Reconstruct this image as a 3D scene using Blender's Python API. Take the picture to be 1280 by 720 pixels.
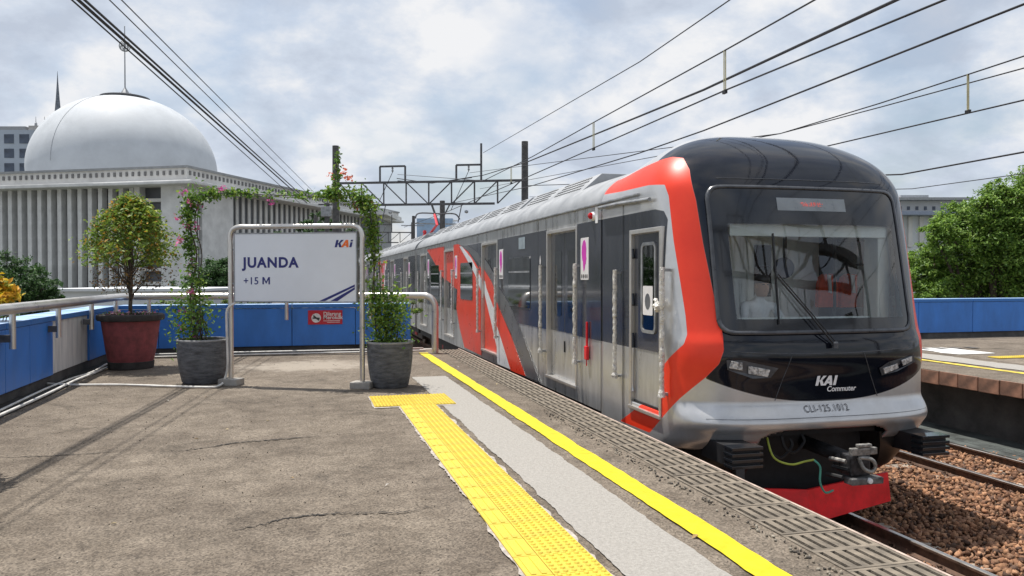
import bpy, bmesh, math, random
import numpy as np
from mathutils import Vector, Matrix
random.seed(7); RNG = np.random.default_rng(7)
for o in list(bpy.data.objects): bpy.data.objects.remove(o, do_unlink=True)
scene = bpy.context.scene
COL = scene.collection

# ------------------------------------------------------------------ camera
FPX, CX, CY, EYE = 980.0, 640.0, 360.0, 1.6            # focal length in photo pixels, eye height over the platform
YAW = math.atan(260 / FPX); PITCH = -math.atan(14 / FPX)
cam_d = bpy.data.cameras.new('camera'); cam = bpy.data.objects.new('camera', cam_d); COL.objects.link(cam)
cam_d.sensor_width = 36.0; cam_d.lens = FPX * 36.0 / 1280.0
cam_d.clip_start = 0.05; cam_d.clip_end = 4000
cam.location = (0, 0, EYE); cam.rotation_euler = (math.pi / 2 + PITCH, 0, -YAW)
scene.camera = cam

# ------------------------------------------------------------------ sky, sun, exposure
TO_SUN = Vector((-0.20, 0.25, 1.0)).normalized()
w = bpy.data.worlds.new('World'); scene.world = w; w.use_nodes = True
nt = w.node_tree; nt.nodes.clear()
def N(tree, typ, **kw):
    n = tree.nodes.new(typ)
    for k, v in kw.items():
        if k == 'inp':
            for i, val in v.items(): n.inputs[i].default_value = val
        else: setattr(n, k, v)
    return n
L = lambda tree, a, b: tree.links.new(a, b)
sky = N(nt, 'ShaderNodeTexSky', sky_type='NISHITA', sun_disc=False)
sky.sun_elevation = math.asin(TO_SUN.z); sky.sun_rotation = math.atan2(TO_SUN.x, TO_SUN.y)
sky.air_density = 1.2; sky.dust_density = 2.5; sky.ozone_density = 1.2
tc = N(nt, 'ShaderNodeTexCoord'); sep = N(nt, 'ShaderNodeSeparateXYZ'); L(nt, tc.outputs['Generated'], sep.inputs[0])
zz = N(nt, 'ShaderNodeMath', operation='MAXIMUM', inp={1: 0.0}); L(nt, sep.outputs[2], zz.inputs[0])
za = N(nt, 'ShaderNodeMath', operation='ADD', inp={1: 0.42}); L(nt, zz.outputs[0], za.inputs[0])
dx = N(nt, 'ShaderNodeMath', operation='DIVIDE'); L(nt, sep.outputs[0], dx.inputs[0]); L(nt, za.outputs[0], dx.inputs[1])
dy = N(nt, 'ShaderNodeMath', operation='DIVIDE'); L(nt, sep.outputs[1], dy.inputs[0]); L(nt, za.outputs[0], dy.inputs[1])
cmb = N(nt, 'ShaderNodeCombineXYZ'); L(nt, dx.outputs[0], cmb.inputs[0]); L(nt, dy.outputs[0], cmb.inputs[1])
n1 = N(nt, 'ShaderNodeTexNoise', inp={'Scale': 2.1, 'Detail': 10.0, 'Roughness': 0.54, 'Distortion': 0.15}); L(nt, cmb.outputs[0], n1.inputs['Vector'])
r1 = N(nt, 'ShaderNodeValToRGB'); L(nt, n1.outputs['Fac'], r1.inputs[0])      # how much cloud
r1.color_ramp.elements[0].position = 0.36; r1.color_ramp.elements[0].color = (0.30, 0.30, 0.30, 1)
r1.color_ramp.elements[1].position = 0.52; r1.color_ramp.elements[1].color = (1, 1, 1, 1)
mp = N(nt, 'ShaderNodeMapping'); mp.inputs['Location'].default_value = (3.1, 1.7, 0); L(nt, cmb.outputs[0], mp.inputs[0])
n2 = N(nt, 'ShaderNodeTexNoise', inp={'Scale': 3.4, 'Detail': 14.0, 'Roughness': 0.60, 'Distortion': 0.10}); L(nt, mp.outputs[0], n2.inputs['Vector'])
r2 = N(nt, 'ShaderNodeValToRGB'); L(nt, n2.outputs['Fac'], r2.inputs[0])      # cloud brightness
e = r2.color_ramp.elements
e[0].position = 0.38; e[0].color = (3.9, 4.35, 5.15, 1)
e[1].position = 0.60; e[1].color = (6.5, 6.55, 6.7, 1)
m_ = e.new(0.48); m_.color = (4.7, 5.2, 6.0, 1)
skyc = N(nt, 'ShaderNodeMix', data_type='RGBA'); skyc.inputs['Factor'].default_value = 1.0; skyc.blend_type = 'MULTIPLY'
L(nt, sky.outputs[0], skyc.inputs[6]); skyc.inputs[7].default_value = (1.0, 1.0, 1.0, 1)
mx = N(nt, 'ShaderNodeMix', data_type='RGBA'); L(nt, r1.outputs[0], mx.inputs[0]); L(nt, skyc.outputs[2], mx.inputs[6]); L(nt, r2.outputs[0], mx.inputs[7])
bg = N(nt, 'ShaderNodeBackground', inp={'Strength': 0.1}); L(nt, mx.outputs[2], bg.inputs[0])
wo = N(nt, 'ShaderNodeOutputWorld'); L(nt, bg.outputs[0], wo.inputs[0])
sun_d = bpy.data.lights.new('sun', 'SUN'); sun_d.energy = 4.3; sun_d.angle = math.radians(0.6); sun_d.color = (1.0, 0.955, 0.89)
sun = bpy.data.objects.new('sun', sun_d); COL.objects.link(sun)
sun.location = TO_SUN * 60; sun.rotation_euler = TO_SUN.to_track_quat('Z', 'Y').to_euler()
scene.view_settings.view_transform = 'Standard'; scene.view_settings.look = 'None'
scene.view_settings.exposure = 0.45; scene.view_settings.gamma = 1.0
scene.view_settings.use_curve_mapping = False

# ------------------------------------------------------------------ photo pixels to points
_c, _s = math.cos(YAW), math.sin(YAW); _cp, _sp = math.cos(PITCH), math.sin(PITCH)
FW = Vector((_s * _cp, _c * _cp, _sp)); RT = Vector((_c, -_s, 0)); UP = RT.cross(FW); EYEP = Vector((0, 0, EYE))
def ray(u, v): return FW + RT * ((u - CX) / FPX) - UP * ((v - CY) / FPX)
def on_z(u, v, z=0.0): d = ray(u, v); return EYEP + d * ((z - EYE) / d.z)
def on_x(u, v, x): d = ray(u, v); return EYEP + d * (x / d.x)
def on_y(u, v, y): d = ray(u, v); return EYEP + d * (y / d.y)
def at(u, v, dep): return EYEP + ray(u, v) * dep

# ------------------------------------------------------------------ materials
MATS = {}
def mat(name, col, rough=0.6, metal=0.0, var=0.12, scale=6.0, bump=0.0, bscale=60.0, spec=0.5, col2=None, coat=0.0, stretch=None):
    if name in MATS: return MATS[name]
    m = bpy.data.materials.new(name); m.use_nodes = True; t = m.node_tree; b = t.nodes['Principled BSDF']
    b.inputs['Roughness'].default_value = rough; b.inputs['Metallic'].default_value = metal
    b.inputs['Specular IOR Level'].default_value = spec; b.inputs['Coat Weight'].default_value = coat
    b.inputs['Coat Roughness'].default_value = 0.05
    c = N(t, 'ShaderNodeTexCoord'); src = c.outputs['Object']
    if stretch:
        mpn = N(t, 'ShaderNodeMapping'); mpn.inputs['Scale'].default_value = stretch; L(t, src, mpn.inputs[0]); src = mpn.outputs[0]
    n = N(t, 'ShaderNodeTexNoise', inp={'Scale': scale, 'Detail': 7.0, 'Roughness': 0.62}); L(t, src, n.inputs['Vector'])
    r = N(t, 'ShaderNodeValToRGB'); L(t, n.outputs['Fac'], r.inputs[0])
    c2 = col2 if col2 else tuple(max(0, x * (1 - 2 * var)) for x in col)
    c1 = col if col2 else tuple(min(1, x * (1 + var)) for x in col)
    r.color_ramp.elements[0].position = 0.32; r.color_ramp.elements[0].color = (*c2, 1)
    r.color_ramp.elements[1].position = 0.66; r.color_ramp.elements[1].color = (*c1, 1)
    L(t, r.outputs[0], b.inputs['Base Color'])
    mr = N(t, 'ShaderNodeMapRange', inp={1: 0.3, 2: 0.7, 3: max(0.02, rough * 0.82), 4: min(1, rough * 1.2)}); L(t, n.outputs['Fac'], mr.inputs[0]); L(t, mr.outputs[0], b.inputs['Roughness'])
    if bump:
        n3 = N(t, 'ShaderNodeTexNoise', inp={'Scale': bscale, 'Detail': 5.0, 'Roughness': 0.6}); L(t, src, n3.inputs['Vector'])
        bp = N(t, 'ShaderNodeBump', inp={'Strength': bump, 'Distance': 0.02}); L(t, n3.outputs['Fac'], bp.inputs['Height']); L(t, bp.outputs[0], b.inputs['Normal'])
    MATS[name] = m; return m

def leaf_mat(name, trans=0.35, rough=0.55):
    if name in MATS: return MATS[name]
    m = bpy.data.materials.new(name); m.use_nodes = True; t = m.node_tree; b = t.nodes['Principled BSDF']; out = t.nodes['Material Output']
    a = N(t, 'ShaderNodeAttribute', attribute_name='tint'); L(t, a.outputs['Color'], b.inputs['Base Color'])
    b.inputs['Roughness'].default_value = rough; b.inputs['Specular IOR Level'].default_value = 0.35
    tr = N(t, 'ShaderNodeBsdfTranslucent'); L(t, a.outputs['Color'], tr.inputs[0])
    mxs = N(t, 'ShaderNodeMixShader', inp={0: trans}); L(t, b.outputs[0], mxs.inputs[1]); L(t, tr.outputs[0], mxs.inputs[2]); L(t, mxs.outputs[0], out.inputs[0])
    MATS[name] = m; return m

# ------------------------------------------------------------------ mesh building
class MB:
    def __init__(s): s.v = []; s.f = []
    def add(s, vs, fs):
        o = len(s.v); s.v += [tuple(p) for p in vs]; s.f += [tuple(i + o for i in f) for f in fs]; return s
    def box(s, x0, x1, y0, y1, z0, z1):
        return s.add([(x0,y0,z0),(x1,y0,z0),(x1,y1,z0),(x0,y1,z0),(x0,y0,z1),(x1,y0,z1),(x1,y1,z1),(x0,y1,z1)],
                     [(0,3,2,1),(4,5,6,7),(0,1,5,4),(1,2,6,5),(2,3,7,6),(3,0,4,7)])
    def obox(s, c, ax, ay, az, hx, hy, hz):
        c = Vector(c); ax, ay, az = Vector(ax), Vector(ay), Vector(az); vs = []
        for k in (-1, 1):
            for i, j in ((-1,-1),(1,-1),(1,1),(-1,1)): vs.append(c + ax*hx*i + ay*hy*j + az*hz*k)
        return s.add(vs, [(0,3,2,1),(4,5,6,7),(0,1,5,4),(1,2,6,5),(2,3,7,6),(3,0,4,7)])
    def bar(s, a, b, wd, ht=None, up=(0,0,1)):
        a, b = Vector(a), Vector(b); d = (b - a); l = d.length; d.normalize(); u = Vector(up)
        if abs(d.dot(u)) > .98: u = Vector((0, 1, 0))
        x = d.cross(u).normalized(); z = x.cross(d).normalized()
        return s.obox((a + b) / 2, x, d, z, wd / 2, l / 2, (ht or wd) / 2)
    def tube(s, pts, r, n=8, caps=True):
        pts = [Vector(p) for p in pts]; rs = r if isinstance(r, (list, tuple)) else [r] * len(pts); o = len(s.v)
        ref = None
        for i, p in enumerate(pts):
            d = (pts[min(i + 1, len(pts) - 1)] - pts[max(i - 1, 0)]).normalized()
            if ref is None:
                ref = d.cross(Vector((0, 0, 1)));
                if ref.length < 1e-3: ref = d.cross(Vector((0, 1, 0)))
                ref.normalize()
            ref = (ref - d * ref.dot(d)).normalized(); b2 = d.cross(ref)
            for k in range(n):
                a = 2 * math.pi * k / n; s.v.append(tuple(p + (ref * math.cos(a) + b2 * math.sin(a)) * rs[i]))
        for i in range(len(pts) - 1):
            for k in range(n):
                a = o + i * n + k; b_ = o + i * n + (k + 1) % n; s.f.append((a, b_, b_ + n, a + n))
        if caps: s.f.append(tuple(o + k for k in range(n))[::-1]); e_ = o + (len(pts) - 1) * n; s.f.append(tuple(e_ + k for k in range(n)))
        return s
    def lathe(s, prof, c=(0, 0, 0), n=28, closed=True):
        o = len(s.v); c = Vector(c)
        for r, z in prof:
            for k in range(n):
                a = 2 * math.pi * k / n; s.v.append((c.x + r * math.cos(a), c.y + r * math.sin(a), c.z + z))
        for i in range(len(prof) - 1):
            for k in range(n):
                a = o + i * n + k; b_ = o + i * n + (k + 1) % n; s.f.append((a, b_, b_ + n, a + n))
        if closed:
            s.f.append(tuple(o + k for k in range(n))[::-1]); e_ = o + (len(prof) - 1) * n; s.f.append(tuple(e_ + k for k in range(n)))
        return s
    def prism(s, poly, fn0, fn1):      # poly of 2-D points, fn maps to 3-D front and back
        n = len(poly); vs = [fn0(*p) for p in poly] + [fn1(*p) for p in poly]
        return s.add(vs, [tuple(range(n)), tuple(range(2 * n - 1, n - 1, -1))] + [(i, i + n, (i + 1) % n + n, (i + 1) % n) for i in range(n)])
    def build(s, name, m, parent=None, smooth=False, bevel=0.0, loc=None, recalc=True):
        me = bpy.data.meshes.new(name); me.from_pydata(s.v, [], s.f)
        if recalc or bevel:
            bm = bmesh.new(); bm.from_mesh(me); bmesh.ops.recalc_face_normals(bm, faces=bm.faces)
            if bevel:
                bmesh.ops.bevel(bm, geom=[e for e in bm.edges if len(e.link_faces) == 2 and e.calc_face_angle(0) > .5], offset=bevel, segments=2, affect='EDGES', clamp_overlap=True, profile=.6)
            bm.to_mesh(me); bm.free()
        if smooth:
            me.polygons.foreach_set('use_smooth', [True] * len(me.polygons))
        ob = bpy.data.objects.new(name, me); COL.objects.link(ob)
        if m: me.materials.append(m)
        if loc is not None: ob.location = loc
        if parent: ob.parent = parent
        if smooth == 'auto':
            try: me.set_sharp_from_angle(angle=math.radians(38))
            except Exception: pass
        return ob
def empty(name, loc=(0, 0, 0)):
    o = bpy.data.objects.new(name, None); COL.objects.link(o); o.location = loc; o.empty_display_size = .2; return o
def tag(o, label, cat, group=None):
    o['label'] = label; o['category'] = cat
    if group: o['group'] = group
    return o
def struct(o, label=None):
    o['kind'] = 'structure'
    if label: o['label'] = label
    return o
def share(ob, parent=None, loc=None, name=None):
    c = ob.copy(); COL.objects.link(c)
    if name: c.name = name
    if parent is not None: c.parent = parent
    if loc is not None: c.location = loc
    return c
def raw(name, V, F, m, parent=None, smooth=False, tint=None):
    """numpy arrays to one mesh, triangles or quads only"""
    V = np.asarray(V, np.float32); F = np.asarray(F, np.int32); k = F.shape[1]
    me = bpy.data.meshes.new(name); me.vertices.add(len(V)); me.vertices.foreach_set('co', V.ravel())
    me.loops.add(F.size); me.loops.foreach_set('vertex_index', F.ravel())
    me.polygons.add(len(F)); me.polygons.foreach_set('loop_start', np.arange(0, F.size, k, dtype=np.int32))
    me.polygons.foreach_set('loop_total', np.full(len(F), k, np.int32))
    me.update(calc_edges=True)
    if smooth: me.polygons.foreach_set('use_smooth', np.ones(len(F), bool))
    if tint is not None:
        a = me.attributes.new('tint', 'FLOAT_COLOR', 'POINT'); t4 = np.ones((len(V), 4), np.float32); t4[:, :3] = tint; a.data.foreach_set('color', t4.ravel())
    me.materials.append(m)
    ob = bpy.data.objects.new(name, me); COL.objects.link(ob)
    if parent: ob.parent = parent
    return ob
def text_obj(name, body, size, m, parent=None, bold=0.0, shear=0.0, align='LEFT', space=1.0, fn=None, extrude=0.0):
    """text as a mesh; fn maps flat (x, y) to a 3-D point"""
    cu = bpy.data.curves.new(name, 'FONT'); cu.body = body; cu.size = size; cu.offset = bold; cu.shear = shear; cu.align_x = align; cu.space_character = space
    cu.resolution_u = 4; cu.extrude = extrude
    tmp = bpy.data.objects.new('tmp', cu); COL.objects.link(tmp)
    dg = bpy.context.evaluated_depsgraph_get(); me = bpy.data.meshes.new_from_object(tmp.evaluated_get(dg))
    bpy.data.objects.remove(tmp, do_unlink=True); me.name = name; me.materials.clear(); me.materials.append(m)
    if fn:
        for v in me.vertices: v.co = Vector(fn(v.co.x, v.co.y))
    ob = bpy.data.objects.new(name, me); COL.objects.link(ob)
    if parent: ob.parent = parent
    return ob
def bez(pts, n=8):
    """smooth curve through the points"""
    P = [Vector(p) for p in pts]; out = []
    for i in range(len(P) - 1):
        p0, p1, p2, p3 = P[max(i - 1, 0)], P[i], P[i + 1], P[min(i + 2, len(P) - 1)]
        for k in range(n):
            t = k / n; out.append(.5 * ((2 * p1) + (p2 - p0) * t + (2 * p0 - 5 * p1 + 4 * p2 - p3) * t * t + (3 * p1 - p0 - 3 * p2 + p3) * t ** 3))
    out.append(P[-1]); return out
def leaf_mesh(name, C, size, m, parent, cols, up=0.5, aspect=0.5, droop=0.0, kind=None, outward=None):
    C = np.asarray(C, np.float32); n = len(C)
    nr = RNG.normal(size=(n, 3)); nr[:, 2] = np.abs(nr[:, 2]) + up
    if outward is not None: nr += outward * 1.2
    nr /= np.linalg.norm(nr, axis=1, keepdims=True)
    t = RNG.normal(size=(n, 3)); t[:, 2] -= droop; t -= nr * (t * nr).sum(1, keepdims=True); t /= np.linalg.norm(t, axis=1, keepdims=True) + 1e-6
    b = np.cross(nr, t); l = size * RNG.uniform(.6, 1.25, (n, 1)); wd = l * aspect
    fold = nr * l * .12
    V = np.stack([C - t * l * .5, C + b * wd * .5 + fold, C + t * l * .5 - nr * l * .1, C - b * wd * .5 + fold], 1).reshape(-1, 3)
    i = np.arange(n)[:, None] * 4; F = np.concatenate([i + [[0, 1, 2]], i + [[0, 2, 3]]])
    cols = np.asarray(cols); idx = RNG.integers(0, len(cols), n); tint = cols[idx] * RNG.uniform(.7, 1.25, (n, 1))
    ob = raw(name, V, F, m, parent, tint=np.repeat(np.clip(tint, 0, 1), 4, 0))
    if kind: ob['kind'] = kind
    return ob

# ------------------------------------------------------------------ shared materials
M_conc = mat('concrete', (.33, .31, .28), .85, var=.2, scale=3, bump=.35, bscale=40)
M_concD = mat('dark_concrete', (.10, .095, .09), .9, var=.3, scale=2.2, bump=.4, bscale=30)
M_steel = mat('brushed_steel', (.66, .63, .59), .32, .8, var=.05, scale=5, bump=.03, bscale=90)
M_dsteel = mat('painted_dark_steel', (.10, .10, .105), .6, .2, var=.25, scale=8)
M_gsteel = mat('galvanised_steel', (.34, .35, .36), .5, .6, var=.2, scale=7)
M_wire = mat('wire', (.045, .045, .05), .6, .3)
M_blue = mat('blue_panel', (.036, .185, .58), .40, 0, var=.09, scale=1.4, bump=.04, bscale=6, stretch=(2, 2, .7))
M_cop = mat('pale_blue_coping', (.40, .52, .66), .5, 0, var=.18, scale=2.2)
M_white = mat('white_paint', (.78, .79, .80), .4, 0, var=.05, scale=3)
M_black = mat('black_rubber', (.012, .012, .014), .55, 0, var=.2)

# ================================================================== SETTING
def asphalt_mat():
    m = bpy.data.materials.new('worn_asphalt'); m.use_nodes = True; t = m.node_tree; b = t.nodes['Principled BSDF']
    c = N(t, 'ShaderNodeTexCoord').outputs['Object']
    big = N(t, 'ShaderNodeTexNoise', inp={'Scale': .55, 'Detail': 6.0, 'Roughness': .65}); L(t, c, big.inputs['Vector'])
    mid = N(t, 'ShaderNodeTexNoise', inp={'Scale': 3.2, 'Detail': 8.0, 'Roughness': .7}); L(t, c, mid.inputs['Vector'])
    vor = N(t, 'ShaderNodeTexVoronoi', inp={'Scale': 85.0}); L(t, c, vor.inputs['Vector'])
    fin = N(t, 'ShaderNodeTexNoise', inp={'Scale': 130.0, 'Detail': 4.0, 'Roughness': .75}); L(t, c, fin.inputs['Vector'])
    r1 = N(t, 'ShaderNodeValToRGB'); L(t, big.outputs[0], r1.inputs[0])
    r1.color_ramp.elements[0].position = .35; r1.color_ramp.elements[0].color = (.108, .090, .072, 1)
    r1.color_ramp.elements[1].position = .65; r1.color_ramp.elements[1].color = (.168, .143, .115, 1)
    r2 = N(t, 'ShaderNodeValToRGB'); L(t, mid.outputs[0], r2.inputs[0])
    r2.color_ramp.elements[0].position = .34; r2.color_ramp.elements[0].color = (.70, .68, .66, 1)
    r2.color_ramp.elements[1].position = .62; r2.color_ramp.elements[1].color = (1.15, 1.15, 1.15, 1)
    r3 = N(t, 'ShaderNodeValToRGB'); L(t, vor.outputs['Color'], r3.inputs[0])       # single stones, light and dark
    r3.color_ramp.elements[0].position = .05; r3.color_ramp.elements[0].color = (.48, .47, .46, 1)
    r3.color_ramp.elements[1].position = .9; r3.color_ramp.elements[1].color = (1.7, 1.67, 1.62, 1)
    m1 = N(t, 'ShaderNodeMix', data_type='RGBA', blend_type='MULTIPLY'); m1.inputs[0].default_value = 1; L(t, r1.outputs[0], m1.inputs[6]); L(t, r2.outputs[0], m1.inputs[7])
    m2 = N(t, 'ShaderNodeMix', data_type='RGBA', blend_type='MULTIPLY'); m2.inputs[0].default_value = .9; L(t, m1.outputs[2], m2.inputs[6]); L(t, r3.outputs[0], m2.inputs[7])
    dk = N(t, 'ShaderNodeTexNoise', inp={'Scale': 1.25, 'Detail': 9.0, 'Roughness': .72, 'Distortion': .6}); L(t, c, dk.inputs['Vector'])
    dr = N(t, 'ShaderNodeMapRange', inp={1: .57, 2: .66, 3: 1.0, 4: .62}); L(t, dk.outputs[0], dr.inputs[0])            # old dark patches
    m3 = N(t, 'ShaderNodeMix', data_type='RGBA', blend_type='MULTIPLY'); m3.inputs[0].default_value = 1; L(t, m2.outputs[2], m3.inputs[6]); L(t, dr.outputs[0], m3.inputs[7]); m2 = m3
    sx = N(t, 'ShaderNodeVectorMath', operation='SUBTRACT'); sx.inputs[1].default_value = (.1, 14.65, 0); L(t, c, sx.inputs[0])
    sc = N(t, 'ShaderNodeVectorMath', operation='MULTIPLY'); sc.inputs[1].default_value = (.75, 1.0, 0); L(t, sx.outputs[0], sc.inputs[0])
    le = N(t, 'ShaderNodeVectorMath', operation='LENGTH'); L(t, sc.outputs[0], le.inputs[0])
    an = N(t, 'ShaderNodeMath', operation='MULTIPLY_ADD', inp={1: 2.6, 2: -1.3}); L(t, mid.outputs[0], an.inputs[0])
    ad0 = N(t, 'ShaderNodeMath', operation='ADD'); L(t, le.outputs['Value'], ad0.inputs[0]); L(t, an.outputs[0], ad0.inputs[1])
    pr = N(t, 'ShaderNodeMapRange', inp={1: 1.0, 2: .55, 3: 0.0, 4: .75}); L(t, ad0.outputs[0], pr.inputs[0])       # scuffed pale cement stain by the sign
    pm = N(t, 'ShaderNodeMix', data_type='RGBA'); L(t, pr.outputs[0], pm.inputs[0]); L(t, m2.outputs[2], pm.inputs[6]); pm.inputs[7].default_value = (.33, .29, .24, 1)
    L(t, pm.outputs[2], b.inputs['Base Color']); b.inputs['Roughness'].default_value = .88; b.inputs['Specular IOR Level'].default_value = .3
    ad = N(t, 'ShaderNodeMath', operation='MULTIPLY_ADD', inp={1: .9}); L(t, vor.outputs['Distance'], ad.inputs[0]); L(t, fin.outputs[0], ad.inputs[2])
    ad2 = N(t, 'ShaderNodeMath', operation='MULTIPLY_ADD', inp={1: 1.5}); L(t, mid.outputs[0], ad2.inputs[0]); L(t, ad.outputs[0], ad2.inputs[2])
    bp = N(t, 'ShaderNodeBump', inp={'Strength': .5, 'Distance': .010}); L(t, ad2.outputs[0], bp.inputs['Height']); L(t, bp.outputs[0], b.inputs['Normal'])
    MATS['worn_asphalt'] = m; return m
M_asph = asphalt_mat()

GZ = -13.0
g_ = MB(); g_.box(-1500, 1500, -900, 2600, GZ - 1, GZ)
struct(g_.build('ground', mat('city_ground', (.10, .11, .08), .9, var=.4, scale=.05, col2=(.16, .15, .14))))
# platform: body, then the walking surface (gently uneven)
PE = 3.325            # platform edge toward the train
platform = struct(MB().box(-4.15, PE - .56, -9, 17.5, -1.35, -.03).build('platform', M_concD))
nx, ny = 70, 190
xs = np.linspace(-3.64, PE - .48, nx); ys = np.linspace(-9, 17.2, ny); X, Y = np.meshgrid(xs, ys, indexing='ij')
Z = (.006 * np.sin(X * 1.3 + Y * .7) + .005 * np.sin(X * 3.1 - Y * 1.9) + .003 * np.sin(5 * X + 4 * Y)) * 1.0
Z = Z * .3 - .004
V = np.stack([X, Y, Z], -1).reshape(-1, 3); I = np.arange(nx * ny).reshape(nx, ny)
F = np.stack([I[:-1, :-1], I[1:, :-1], I[1:, 1:], I[:-1, 1:]], -1).reshape(-1, 4)
raw('platform_surface', V, F, M_asph, platform, smooth=True)
MB().box(-4.15, 2.9, 17.2, 17.5, -1.4, -.005).build('platform_end_slab', M_conc, platform)
MB().box(PE - .56, PE - .02, -9, 17.25, -.9, -.075).build('edge_beam', M_concD, platform)
MB().box(PE - .55, PE - .25, -9, 17.25, -1.35, -.9).build('edge_support', M_concD, platform)

# ragged strips laid on the platform
def ragged(name, x0, x1, y0, y1, z, m, amp=.012, step=.06, parent=platform, seed=1, thick=.004):
    r = random.Random(seed); b = MB(); y = y0; rows = []
    jl = jr = 0
    while y < y1 + 1e-6:
        jl = .7 * jl + r.uniform(-amp, amp); jr = .7 * jr + r.uniform(-amp, amp); rows.append((x0 + jl, x1 + jr, y)); y += step
    for a, c in zip(rows[:-1], rows[1:]):
        b.add([(a[0], a[2], z), (a[1], a[2], z), (c[1], c[2], z), (c[0], c[2], z)], [(0, 1, 2, 3)])
    return b.build(name, m, parent, recalc=False)
M_wconc = mat('whitish_worn_concrete', (.365, .345, .315), .92, var=.2, scale=42, bump=.6, bscale=90, col2=(.255, .24, .216))
M_grout = mat('pale_grout', (.40, .36, .32), .9, var=.25, scale=14, bump=.4, bscale=60)
M_ypaint = mat('yellow_line_paint', (.64, .51, .008), .55, 0, var=.10, scale=10, bump=.12, bscale=150)
M_ytile = mat('yellow_tactile_tile', (.66, .50, .040), .55, 0, var=.14, scale=4, bump=.08, bscale=120, col2=(.50, .37, .05))
ragged('concrete_strip', 1.66, 2.20, -9, 12.5, .0035, M_wconc, .008, .045, seed=3)
ragged('yellow_line', 2.32, 2.51, -9, 16.45, .0075, M_ypaint, .006, .09, seed=4)
ragged('grout_bed', 1.118, 1.595, -9, 9.66, .0060, M_grout, .013, .04, seed=5)
ragged('grout_bed', .815, 1.85, 9.60, 10.55, .0056, M_grout, .009, .05, seed=6)
# tactile tiles: studs on the right column, long ribs on the left column
def stud_tile(wx, wy):
    b = MB(); b.box(.0015, wx - .0015, .0015, wy - .0015, .004, .0145)
    k = round(wx / .05); q = round(wy / .05)
    for i in range(k):
        for j in range(q):
            c = ((i + .5) * wx / k, (j + .5) * wy / q); n = 7; o = len(b.v)
            for rr, z in ((.0175, .0145), (.0115, .0225)):
                for a in range(n): b.v.append((c[0] + rr * math.cos(a * 2 * math.pi / n), c[1] + rr * math.sin(a * 2 * math.pi / n), z))
            for a in range(n): b.f.append((o + a, o + (a + 1) % n, o + n + (a + 1) % n, o + n + a))
            b.f.append(tuple(o + n + a for a in range(n)))
    return b
def rib_tile(wx, wy):
    b = MB(); b.box(.0015, wx - .0015, .0015, wy - .0015, .004, .0145)
    for i in range(2):
        x = wx * (.3 + .4 * i); b.box(x - .014, x + .014, .02, wy - .02, .0145, .0185)
    return b
t1 = stud_tile(.298, .298).build('tactile_tile', M_ytile, platform, recalc=False); t2 = rib_tile(.146, .298).build('tactile_tile', M_ytile, platform, recalc=False)
first = True; y = 9.66 - .3
while y > -1.5:
    if first: t1.location = (1.281, y, 0); t2.location = (1.133, y, 0); first = False
    else: share(t1, loc=(1.281, y, 0)); share(t2, loc=(1.133, y, 0))
    y -= .3
x = .83
for i in range(4):
    for j in range(3): share(t1, loc=(x + i * .253, 9.665 + j * .285, .0)).scale = (.845, .94, 1)
# platform-edge grating slabs
def grate():
    b = MB(); wx, wy = .470, .292; k = 6; bar = wx / k
    b.box(0, wx, 0, .026, -.07, .004); b.box(0, wx, wy - .026, wy, -.07, .004)
    for i in range(k + 1):
        x0 = max(0, i * bar - .0235); x1 = min(wx, i * bar + .0235); b.box(x0, x1, .0262, wy - .0262, -.068, .0032)
    return b
M_grate = mat('cast_grating_concrete', (.205, .172, .132), .88, var=.35, scale=4, bump=.4, bscale=70)
gr = grate().build('grating_slab', M_grate, platform); y = -2.0; first = True
while y < 16.9:
    p = (PE - .478 + random.uniform(-.003, .003), y, random.uniform(-.004, .004))
    if first: gr.location = p; first = False
    else: share(gr, loc=p)
    y += .297
MB().box(PE - .008, PE + .012, -9, 17.2, -.12, .006).build('edge_nosing', mat('edge_nosing', (.46, .36, .30), .8, var=.25, scale=6, bump=.3), platform)
# cracks
def crack(pts, wmax, seed):
    r = random.Random(seed); P = bez([on_z(u, v, 0) for u, v in pts], 14); b = MB(); rows = []
    for i, p in enumerate(P):
        w_ = wmax * (math.sin(math.pi * min(1, max(.04, i / (len(P) - 1)))) ** .5) * r.uniform(.25, 1.0)
        j = r.uniform(-.02, .02); rows.append((Vector((p.x, p.y + j - w_, .0022)), Vector((p.x, p.y + j + w_, .0022))))
    for a, c in zip(rows[:-1], rows[1:]): b.add([a[0], c[0], c[1], a[1]], [(0, 1, 2, 3)])
    return b.build('crack', M_crack, platform, recalc=False)
M_crack = mat('crack_dirt', (.035, .030, .025), .95, var=.4, scale=20, bump=.4)
crack([(222, 564), (260, 559), (300, 553), (350, 549), (400, 545)], .022, 1)
crack([(290, 664), (330, 655), (360, 648), (400, 643), (450, 641), (500, 640), (548, 632)], .016, 2)
crack([(800, 716), (840, 709), (880, 705)], .010, 3)
crack([(0, 572), (60, 570), (120, 566), (170, 561)], .012, 4)
crack([(420, 669), (432, 668), (444, 668)], .007, 5)
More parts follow.
